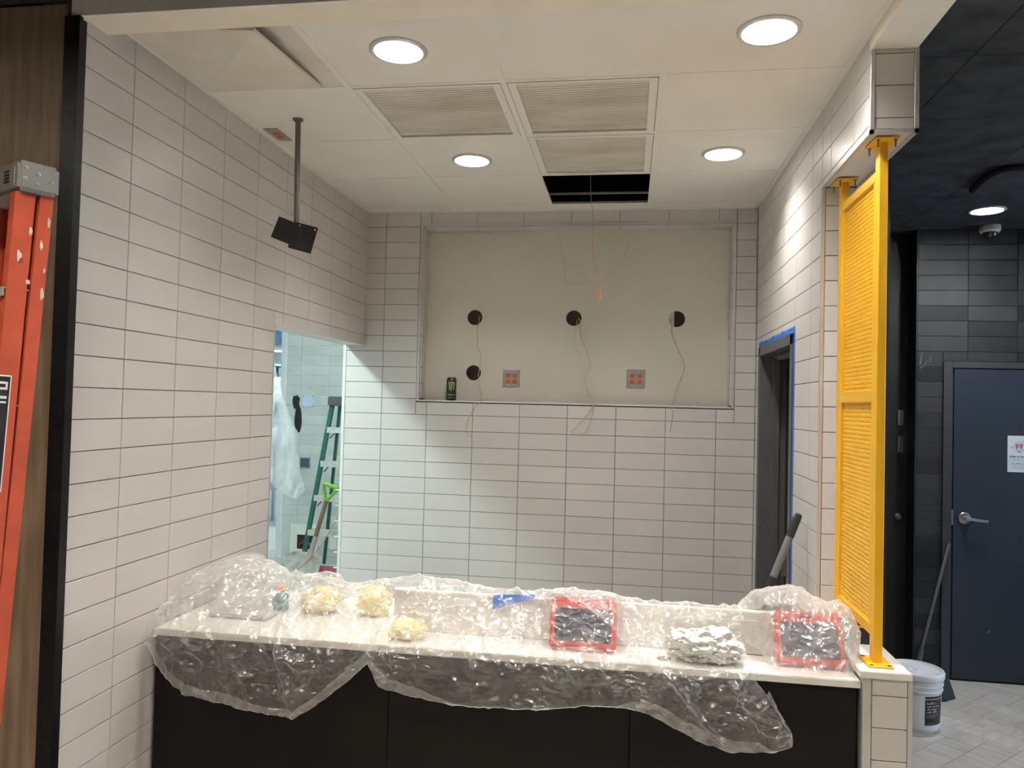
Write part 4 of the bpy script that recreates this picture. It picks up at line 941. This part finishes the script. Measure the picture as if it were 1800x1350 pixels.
# ================================================================== DARK AREA THINGS
cb = (132.8, -6.8); prof = [(4.95, 0), (5.1, .3), (5.1, .9), (5.35, 8.2), (5.62, 8.3), (5.65, 8.5), (5.42, 8.65), (5.45, 9.3), (5.72, 9.4), (5.75, 9.6), (5.5, 9.75), (5.52, 10.4), (5.78, 10.5), (5.78, 10.7), (5.55, 10.8), (5.58, 11.2)]
t = thing('paint_bucket', 'white plastic bucket with lid and black label on the plank floor', 'bucket', (*cb, 0))
part(t, 'body', MB().lathe(prof, (*cb, .02), 56), 'bucket_white', smooth=True)
part(t, 'lid', MB().lathe([(5.6, 11.0), (5.95, 11.0), (6.0, 11.9), (5.8, 12.25), (5.5, 12.25), (5.35, 11.95), (4.6, 11.85), (2, 11.9), (0, 11.95)], (*cb, .02), 56), 'bucket_white', smooth=True)
part(t, 'lid_boss', MB().lathe([(1.3, 11.9), (1.3, 12.1), (.9, 12.15), (.8, 12.0), (0, 12.0)], (cb[0]-.8, cb[1]-1.2, .02), 24), 'bucket_white', smooth=True)
fa = math.atan2(-192-cb[1], 68.4-cb[0])
def on_b(b, dr=.03):
    out = []
    for p in b.v:
        rr = 5.1+(p[1]-.9)*.25/7.3+dr+(p[2] if len(p) > 2 else 0); an = fa+p[0]/5.2; out.append((cb[0]+rr*math.cos(an), cb[1]+rr*math.sin(an), p[1]))
    b.v = out; return b
def rect(x0, x1, z0, z1, n=14):
    b = MB(); return b.grid([[(x0+(x1-x0)*i/n, z0, 0), (x0+(x1-x0)*i/n, z1, 0)] for i in range(n+1)])
part(t, 'handle_boss', on_b(MB().grid([[(-2.8+3.6*i/10, 8.5+.25*i/10, .5), (-2.8+3.6*i/10, 10.2-.9*max(0, i-5)/5, .5)] for i in range(11)]), .1), 'bucket_white')
bl_ = part(t, 'label', on_b(rect(2.1, 7.0, 1.5, 7.75, 24), .03), 'label_black')
part(bl_, 'label_stripe', on_b(rect(2.1, 7.0, 7.05, 7.3, 24), .05), 'label_tan')
tx = MB()
for i, w_ in enumerate((2.3, 2.9, 2.7, 2.4)):
    a = strokes(2.5, 2.5+w_, 6.1-.62*i, .42, i); tx.add(a.v, a.f)
part(bl_, 'lettering', on_b(tx, .06), 'print_white')
tx = MB()
for i in range(3): r_ = rect(2.4, 5.6-.5*i, 3.75-.28*i, 3.83-.28*i, 10); tx.add(r_.v, r_.f)
a = strokes(2.5, 4.1, 1.75, .3, 9); tx.add(a.v, a.f)
part(bl_, 'small_print', on_b(tx, .06), 'print_grey')

t = thing('push_broom', 'black broom leaning in the corner behind the white bucket', 'broom', (140, 8, 0))
part(t, 'handle', MB().tube([(138.2, 6.0, 11.0), (151.1, 23.2, 35.4)], .5, 12), 'rubber', smooth=True)
part(t, 'socket', MB().tube([(137.2, 4.6, 8.6), (138.9, 6.9, 12.4)], [.9, .75], 12), 'rubber', smooth=True)
rows = []
for i in range(25):
    f = i/24; x = 134.5+12.2*f; y = 3.2+9.0*f; h = 7.8-2.2*f-1.6*abs(f-.45)
    rows.append([(x-.7, y+.5, h), (x+.3, y-.5, h), (x+.9+.25*noise.noise((i*2.1, 0, 0)), y-1.1, h*.45), (x+1.5+.5*noise.noise((i*3.3, 1, 0)), y-1.6+.4*noise.noise((i*2.7, 2, 0)), .1), (x-.6, y+.9, .1), (x-.7, y+.5, h)])
part(t, 'bristles', MB().grid(rows), 'broom_fibre', kind='stuff')

# poster on the slate door
YP = YD-.42; sx = 165.6
t = thing('door_notice', 'white printed notice with red emblem taped on the slate door', 'sign', (sx+4, YP, 54.4))
part(t, 'sheet', MB().box(sx, sx+10.5, YP-.05, YP-.01, 54.5, 63.9), 'paper', bevel=.01)
def pr(parent, s_, x, z, size, mat, width=None, bold=0.):
    a = text_mb(s_, size, width, bold); a.v = [(x+p[0], YP-.065, z+p[1]) for p in a.v]; return part(parent, 'lettering', a, mat)
pr(t, 'Help us keep a', sx+.55, 58.35, .62, 'print_navy', 4.6, .012)
def pl_(x0, x1, z, h, seed, mat):
    a = strokes(x0, x1, z, h, seed); a.v = [(p[0], YP-.065, p[1]) for p in a.v]; part(t, 'small_print', a, mat)
pl_(sx+.45, sx+9.8, 57.8, .2, 1, 'print_grey'); pl_(sx+1.4, sx+9.0, 57.35, .2, 2, 'print_grey'); pl_(sx+.95, sx+9.4, 56.55, .3, 3, 'print_navy')
for i, (a_, c_) in enumerate(((1.2, 9.3), (1.0, 9.5), (1.5, 9.0))): pl_(sx+a_, sx+c_, 56.1-.36*i, .18, 5+i, 'print_grey')
em = part(t, 'emblem_ring', MB().ring_open([(1.28, 0), (1.28, -.02), (1.36, -.02), (1.36, 0)], (sx+2.75, YP-.055, 61.0), 36, 'y'), 'print_grey')
part(em, 'emblem_band', MB().box(sx+.75, sx+1.55, YP-.07, YP-.06, 60.75, 61.0).box(sx+3.95, sx+5.6, YP-.07, YP-.06, 60.7, 60.95), 'print_tan')
for dx_ in (-.48, .48):
    c_ = sx+2.75+dx_
    part(em, 'emblem_shield', MB().prism([(c_-.36, YP-.06, 61.75), (c_+.36, YP-.06, 61.75), (c_+.3, YP-.06, 60.85), (c_-.3, YP-.06, 60.85)], (0, -.02, 0)), 'print_red')
    part(em, 'emblem_foot', MB().prism([(c_-.27, YP-.06, 60.8), (c_+.27, YP-.06, 60.8), (c_+.2, YP-.06, 60.25), (c_-.2, YP-.06, 60.25)], (0, -.02, 0)), 'print_tan')
    part(em, 'emblem_mark', MB().box(c_-.08, c_+.08, YP-.095, YP-.085, 61.1, 61.55), 'print_white')
part(em, 'emblem_foot_text', MB().box(sx+2.5, sx+3.0, YP-.07, YP-.06, 59.88, 60.05), 'print_navy')
part(t, 'corner_mark', MB().box(sx+4.35, sx+4.6, YP-.07, YP-.06, 62.9, 63.2), 'print_red')
pl_(sx+3.75, sx+5.4, 62.5, .24, 21, 'print_navy')

t = thing('security_camera', 'small white dome camera under the dark ceiling by the slate door', 'camera', (159.6, 21.4, ZC))
part(t, 'base_ring', MB().lathe([(2.35, 0), (2.45, -.3), (2.45, -1.3), (2.2, -1.75), (1.8, -1.8)], (159.6, 21.4, ZC), 36), 'dome_white', smooth=True)
part(t, 'dome', MB().lathe([(1.75, -1.7), (1.7, -2.2), (1.35, -2.9), (.7, -3.3), (0, -3.45)], (159.6, 21.4, ZC), 36), 'dome_dark', smooth=True)
cp = smooth_pts([(140.6, -14.8, ZC-.5), (140.2, -18, ZC-.5), (139.4, -24, ZC-.5), (139.6, -28.5, ZC-.5), (141.5, -30.4, ZC-.5), (150, -30.6, ZC-.5), (186, -30.8, ZC-.5)], 6)
single('ceiling_conduit', MB().tube(cp, .75, 10), 'dark_void', 'curved black conduit running under the dark ceiling', 'conduit', (150, -28, ZC), smooth=True)
t = thing('film_scrap', 'wisp of clear torn tape stuck to the edge of the dark tile wall', 'scrap', (145, YD, 84))
for k, (x0, z0, ln, tl_) in enumerate(((144.2, 82.0, 3.2, .5), (144.9, 81.2, 2.4, 1.4), (146.6, 82.6, 1.7, .4), (143.9, 80.6, 1.2, 1.1))):
    rows = [[(x0+.16*j+tl_*i/10+.25*noise.noise((i*.5, k, 3)), YD-.08-.3*abs(noise.noise((i*.9, j+k*3, 1))), z0+ln*i/10) for j in range(2)] for i in range(11)]
    part(t, 'shred', MB().grid(rows), 'film')

# ================================================================== ORANGE LADDER
dA, wA = Vector((0.44328, 0.89638, 0.0)), Vector((-0.89638, 0.44328, 0.0))   # front-to-back and across
O = Vector((5.13, -121.32, 93.16))                       # top corner of the cap
ld = thing('step_ladder', 'orange fibreglass stepladder with grey cap leaning by the wood wall', 'ladder', (O.x-9, O.y-6, 0))
tf, trr = Vector((4.84, -121.28, 89.9)), Vector((5.95, -119.11, 90.67))
dn_f = Vector((3.8, -123.98, 31.64))-Vector((4.74, -121.28, 89.3)); dn_f = dn_f/abs(dn_f.z); dn_r = Vector((4.73, -122.3, 30.96))-Vector((5.96, -119.08, 89.88)); dn_r = dn_r/abs(dn_r.z)
WS, WB = 11.0, 13.2                                   # clear width at the top and at the bottom (small ladder, narrow side to the wall)
def rail(p, d, dep, name, w0, side, th_=.16, fl_=1.1):
    Lr = p.z/abs(d.z)-.4; z = -d.normalized(); mid = p+d*Lr/2; b = MB(); half = (d*Lr).length/2
    ax = (dA-z*dA.dot(z)).normalized(); ay = z.cross(ax)
    s0 = 1 if side > 0 else -1
    m2 = mid+ax*dep/2
    b.obox(m2, ax, ay, z, dep/2, th_/2, half)
    for e in (-1, 1): b.obox(m2+ax*e*(dep/2-th_/2)+ay*s0*fl_/2, ax, ay, z, th_/2, fl_/2, half)
    return part(ld, name, b, 'ladder_orange', bevel=.03)
rf = rail(tf, dn_f, 1.95, 'front_rail', 0, 1)
rr_ = rail(trr, dn_r, 1.35, 'rear_rail', 0, 1)
rail(tf+wA*WS, dn_f, 1.95, 'front_rail', 0, -1); rail(trr+wA*WS, dn_r, 1.35, 'rear_rail', 0, -1)
for k in range(1, 8):
    p = tf+dn_f*(12.2*k-2); zz = Vector((0,0,1)); 
    part(ld, 'step', MB().obox(p+dA*1.2+wA*WS/2, dA, wA, zz, 1.5, WS/2-.15, .09).obox(p+dA*(-.2)+wA*WS/2-zz*.4, dA, wA, zz, .08, WS/2-.15, .45), 'step_alu', bevel=.02)
for k in range(1, 6):
    p = trr+dn_r*(16*k-1); part(ld, 'rear_brace', MB().obox(p+dA*.7+wA*WS/2, dA, wA, Vector((0,0,1)), .08, WS/2-.15, .7), 'step_alu')
cz = O.z; cc = O+dA*1.9+wA*(WS/2)+Vector((0,0,-1.6))
cap = part(ld, 'top_cap', MB().obox(cc, dA, wA, (0,0,1), 2.05, WS/2+.5, 1.6), 'cap_alu', bevel=.35, seg=2, smooth=True)
def riv(c, par, mat='steel', r=.22): return part(par, 'rivet', MB().tube([c, c-wA*.1, c-wA*.16], [r, r*.9, r*.3], 10), mat)
fs_ = O+dA*(-.15)+wA*(-.5)
for du, dz in ((.7, -.8), (.6, -1.9), (1.9, -1.2), (1.8, -2.3), (3.2, -1.8)): riv(fs_+dA*du+Vector((0,0,dz)), cap)
for k in range(4): part(cap, 'vent_slot', MB().obox(O+dA*(-.18)+wA*(2.3)+Vector((0,0,-1.0-.36*k)), dA, wA, (0,0,1), .03, .6, .09), 'slot_dark')
part(cap, 'pressed_rib', MB().obox(O+dA*(-.16)+wA*(.55)+Vector((0,0,-1.7)), dA, wA, (0,0,1), .06, .14, 1.0), 'cap_alu', bevel=.05)
for k in range(3):
    r0 = random.Random(k); p = tf+dn_f*(4+k*2.7)+dA*(.6+r0.random()*1.3)-wA*.13
    part(rf, 'paint_splash', lump(p, (.1+.12*r0.random(), .04, .12+.35*r0.random()), k*3.3, .9, 3), 'plaster')
for k in range(4):
    r0 = random.Random(k+20); p = trr+dn_r*(3.5+k*2.6)+dA*(.4+r0.random()*.7)-wA*.1
    part(rr_, 'paint_splash', lump(p, (.09+.08*r0.random(), .04, .14+.25*r0.random()), k*2.1, .9, 3), 'plaster')
zr = -dn_f.normalized(); axr = (dA-zr*dA.dot(zr)).normalized()
lc = tf+dn_f*25.2+axr*.2-wA*.12
lb = part(rf, 'label', MB().obox(lc, axr, wA, zr, 1.05, .03, 6.0), 'print_white', bevel=.02)
part(lb, 'label_field', MB().obox(lc-wA*.03, axr, wA, zr, .92, .03, 5.85), 'label_black')
part(lb, 'label_bars', MB().obox(lc-wA*.07+zr*4.6+axr*.3, axr, wA, zr, .4, .01, .12).obox(lc-wA*.07+zr*5.2+axr*.3, axr, wA, zr, .4, .01, .12).obox(lc-wA*.07+zr*4.9+axr*.62, axr, wA, zr, .1, .01, .4).obox(lc-wA*.07+zr*3.7+axr*.2, axr, wA, zr, .5, .01, .14).obox(lc-wA*.07+zr*3.2+axr*.2, axr, wA, zr, .5, .01, .1), 'print_white')

# ================================================================== KITCHEN THINGS SEEN THROUGH THE DOORWAY
yk = KY-.02
t = thing('blank_plate', 'pale blue blank cover plate on the kitchen tiles above the plastic', 'plate', (-62.2, yk, 68))
part(t, 'plate', MB().box(-64.7, -59.7, yk-.3, yk, 65.5, 70.5), 'plate_blue', bevel=.08)
for a_ in (-64.2, -60.2):
    for b_ in (66, 70): part(t, 'screw', MB().lathe([(0, -.36), (.2, -.34), (.22, -.3)], (a_, yk, b_), 8, 'y'), 'slot_dark')
t = thing('wall_box', 'open square electrical box in the middle of the kitchen tiles', 'box', (-62.6, yk, 42.6))
part(t, 'box_rim', MB().box(-65, -64.5, yk-.2, yk, 40.2, 45).box(-60.7, -60.2, yk-.2, yk, 40.2, 45).box(-64.5, -60.7, yk-.2, yk, 44.5, 45).box(-64.5, -60.7, yk-.2, yk, 40.2, 40.7), 'galv')
part(t, 'box_inside', MB().box(-64.5, -60.7, yk-.05, yk, 40.7, 44.5), 'rack_dark')
t = thing('wall_cutout', 'ragged dark cable cutout in the kitchen tiles beside the blue plate', 'hole', (-67, yk, 62))
part(t, 'upper_gap', lump((-67.3, yk-.02, 67.6), (1.2, .1, 2.0), 4, .45, 3), 'slot_dark'); part(t, 'lower_gap', lump((-66.2, yk-.02, 60.8), (1.35, .12, 4.6), 7, .3, 3), 'slot_dark')
t = thing('low_wall_opening', 'opened tile patch with red wires low on the kitchen wall', 'hole', (-62.5, yk, 10))
part(t, 'patch', MB().box(-68, -56.5, yk-.1, yk, 4.0, 17.5), 'plaster', bevel=.04); part(t, 'cavity', MB().box(-65, -57.6, yk-.16, yk-.09, 7.4, 13.2), 'slot_dark')
for k in range(4): part(t, 'wire', MB().tube(smooth_pts([(-64+k*1.2, yk-.3, 9+k*.6), (-61+k*.4, yk-1.5-.3*k, 11.5-k*.8), (-59, yk-2.5, 9.5+k*.4), (-57.8, yk-.4, 10.5-k)]), .22, 6), 'print_red' if k < 3 else 'wire_white')
single('white_plate', MB().box(-51.0, -47.8, yk-.35, yk, 7.8, 12.8), 'trim_white', 'white narrow wall plate low between the green ladder steps', 'plate', (-49.4, yk, 10), bevel=.1)
t = thing('pencil_marks', 'scribbled dark pencil notes beside the blue plate', 'writing', (-57, yk, 67))
sc = MB(); rg = random.Random(3)
for k in range(5):
    z_ = 69.3-1.1*k; x_ = -59.0
    while x_ < -53.5-(k % 3):
        w_ = .25+.5*rg.random(); sc.obox((x_, yk-.02, z_+.2*rg.random()), (math.cos(rg.random()), 0, math.sin(rg.random()-.5)), (0,1,0), (0,0,1), w_/2, .012, .07); x_ += w_+.25
for k in range(6): sc.obox((-63.5+.5*k, yk-.02, 73.2+.4*rg.random()), (.6, 0, .8*(-1)**k), (0,1,0), (0,0,1), .35, .012, .08)
part(t, 'strokes', sc, 'print_grey')

# green stepladder
gl = thing('green_ladder', 'green fibreglass stepladder with aluminium steps standing in the kitchen', 'ladder', (-33, 80, 0))
LX = lambda z_: -38.4-8.6*(69-z_)/69; RXx = lambda z_: -27.0+8.6*(69-z_)/69; LY = lambda z_: 76-7.0*(69-z_)/69; LYr = lambda z_: 78+9*(69-z_)/69
for fx in (LX, RXx):
    sgn = 1 if fx is LX else -1
    part(gl, 'front_rail', MB().tube([(fx(0), LY(0), .1), (fx(68), LY(68), 68)], 1.0, 4), 'green_fibre'); part(gl, 'rear_rail', MB().tube([(fx(0)+2*sgn, LYr(0), .1), (fx(67)+2*sgn, LYr(67), 67)], .7, 4), 'green_fibre')
for k in range(5):
    z_ = 58.2-12.2*k; m = 'pink_paint' if k == 4 and False else 'step_alu'
    s_ = part(gl, 'step', MB().box(LX(z_)+.3, RXx(z_)-.3, LY(z_)-1.6, LY(z_)+1.6, z_-.6, z_+.6), m, bevel=.08)
    part(s_, 'step_lip', MB().box(LX(z_)+.3, RXx(z_)-.3, LY(z_)-1.75, LY(z_)-1.5, z_-1.4, z_+.7), 'pink_paint' if k == 4 else 'step_alu')
    part(gl, 'step_bracket', MB().tube([(LX(z_)+.9, LY(z_), z_-3.4), (LX(z_)+3.4, LY(z_), z_-.7)], .22, 6), 'rack_dark')
part(gl, 'top_cap', MB().box(-39.6, -25.8, 73.4, 80.5, 66.6, 70.0), 'frame_dark', bevel=.3, seg=2)
# shovel
t = thing('shovel', 'dirty steel shovel with wooden shaft and lime D-handle leaning in the kitchen', 'shovel', (-42, 60, 0))
sA, sB, sC = Vector((-32.6, 58, 34.6)), Vector((-37.2, 59.6, 20.2)), Vector((-38.9, 60.2, 14.6))
part(t, 'shaft', MB().tube([sA, sB], .75, 12), 'shaft_wood', smooth=True)
part(t, 'socket', MB().tube([sB+(sA-sB)*.13, sC], [.8, .95], 12), 'steel', smooth=True)
up = (sA-sB).normalized(); sd = Vector((1,0,0)); sd = (sd-up*sd.dot(up)).normalized()
dh = [sA-up*.8, sA+up*1.6-sd*1.0, sA+up*4.4-sd*2.3, sA+up*5.4-sd*2.2]; dh2 = [sA-up*.8, sA+up*1.6+sd*1.0, sA+up*4.4+sd*2.3, sA+up*5.4+sd*2.2]
part(t, 'd_handle', MB().tube(smooth_pts(dh), .55, 8).tube(smooth_pts(dh2), .55, 8).tube([sA+up*5.3-sd*2.5, sA+up*5.3+sd*2.5], .7, 10), 'lime', smooth=True)
rows = []
for i in range(15):
    f = i/14; r_ = []
    for j in range(17):
        g2 = j/16*2-1; wid = 7.0*(1-.25*f**3) if f > .12 else 7.0*(.55+.45*f/.12)
        q = sC+Vector((-1.6-4.0*f, -1.2-1.0*f+2.6*(1-g2*g2)*.8*(1-f*.3), 1.5-15.5*f))+Vector((.98, 0, -.12))*g2*wid+Vector((2.4, 0, 0))*(1-f)*0
        q.z = max(.15, q.z+.25*math.sin(j*1.9)*(.4 if f > .3 else 0)*.4); r_.append(q)
    rows.append(r_)
part(t, 'blade', MB().grid(rows), 'blade', smooth=True)
single('extension_wire', MB().tube(smooth_pts([(-26.5, 57.5, 33), (-29, 56.5, 27), (-33, 56, 20), (-38, 56, 14), (-44, 57, 9), (-50, 58, 4), (-55, 60, .4)]), .2, 6), 'wire_orange', 'orange cord trailing across the green ladder and shovel', 'cord', (-38, 57, 20))
single('rag_pile', lump((-56, 66, 4.0), (4.5, 3, 5.5), 6, .35, 3, zmin=.02), 'white_rag', 'white rag heap on the floor beside the shovel blade', 'rag', (-56, 66, 0))
# tile spacers on the end of the back wall
for k in range(7):
    z_ = R1-MV*(17+k)-.05
    single('tile_spacer', MB().box(-6.9, -5.75, .1, .9, z_-.12, z_+.12), 'spacer', 'mint tile spacer clip on the back wall end, '+['topmost of seven', 'second from the top', 'third from the top', 'in the middle of seven', 'third from the bottom', 'second from the bottom', 'lowest of seven'][k], 'spacer', (-6, .5, z_), 'mint spacer clips on the wall end', bevel=.03)
# far rack
t = thing('storage_rack', 'dark storage rack with boxes at the far end of the kitchen', 'rack', (-114, 205, 0))
for a_ in (-128, -100):
    for b_ in (196, 216): part(t, 'post', MB().box(a_-.6, a_+.6, b_-.6, b_+.6, 0, 88), 'rack_dark')
for z_ in (20, 44, 66, 86): part(t, 'shelf', MB().box(-129, -99, 195, 217, z_, z_+1.2), 'rack_dark')
for k, (z_, lab) in enumerate(((45.2, 'blue storage box on the middle shelf of the far kitchen rack'), (67.2, 'dark storage box on the upper shelf of the far kitchen rack'))):
    single('storage_box', MB().box(-125.5, -113.5, 197.5, 213, z_+.02, z_+13), ['kitchen_blue', 'print_grey'][k], lab, 'box', (-119.5, 205, z_), 'boxes on the far rack', bevel=.2)

# plastic curtain in the doorway (front layer with a torn point, rear layer straight)
def curtain(tab, nr, nc, amp, seed):
    rows = []
    for i in range(nr+1):
        f = i/nr*(len(tab)-1); a = min(int(f), len(tab)-2); g2 = f-a
        z_, xl, xr = [tab[a][k]*(1-g2)+tab[a+1][k]*g2 for k in range(3)]; r_ = []
        for j in range(nc+1):
            x = xl+(xr-xl)*j/nc; q = Vector((x, -30, z_)); d_ = amp*(crease(Vector((x*1.0, seed, z_*.45)), .3, 3)+1.2*math.sin(x*.9+z_*.12+seed))
            r_.append(Vector((x, -30+d_, z_+ (1.2*math.sin(PI*j/nc) if i == nr else 0))))
        rows.append(r_)
    return MB().grid(rows)
c1 = single('plastic_curtain', curtain([(76, -10.9, -10.5), (73.0, -11.0, -9.7), (68.9, -11.0, -8.2), (64.0, -11.1, -5.6), (61.5, -11.0, -4.4), (56.6, -11.0, -4.0), (51.5, -10.6, -3.0), (48.6, -9.0, -2.1), (46.4, -5.0, -4.2)], 60, 30, .55, 2), 'film_curtain', 'milky plastic curtain hanging askew in the left doorway', 'plastic sheet', (-8, -30, 76), smooth=True)
c2 = single('plastic_curtain', curtain([(62, -13.2, -9.6), (56, -13.2, -7.6), (50, -13.2, -7.0), (44, -13.2, -6.3), (39, -13.2, -5.7), (36, -12.8, -6.2), (32, -12.5, -6.6)], 40, 20, .4, 7), 'film_thin', 'lower straight flap of plastic behind the curtain in the left doorway', 'plastic sheet', (-10, -26, 62), smooth=True)
c2.data.transform(Matrix.Translation((0, 4*S, 0)))
for o in (c1, c2): o.data.set_sharp_from_angle(angle=math.radians(180))
for o in bpy.data.objects:
    if 'base' in o: del o['base']
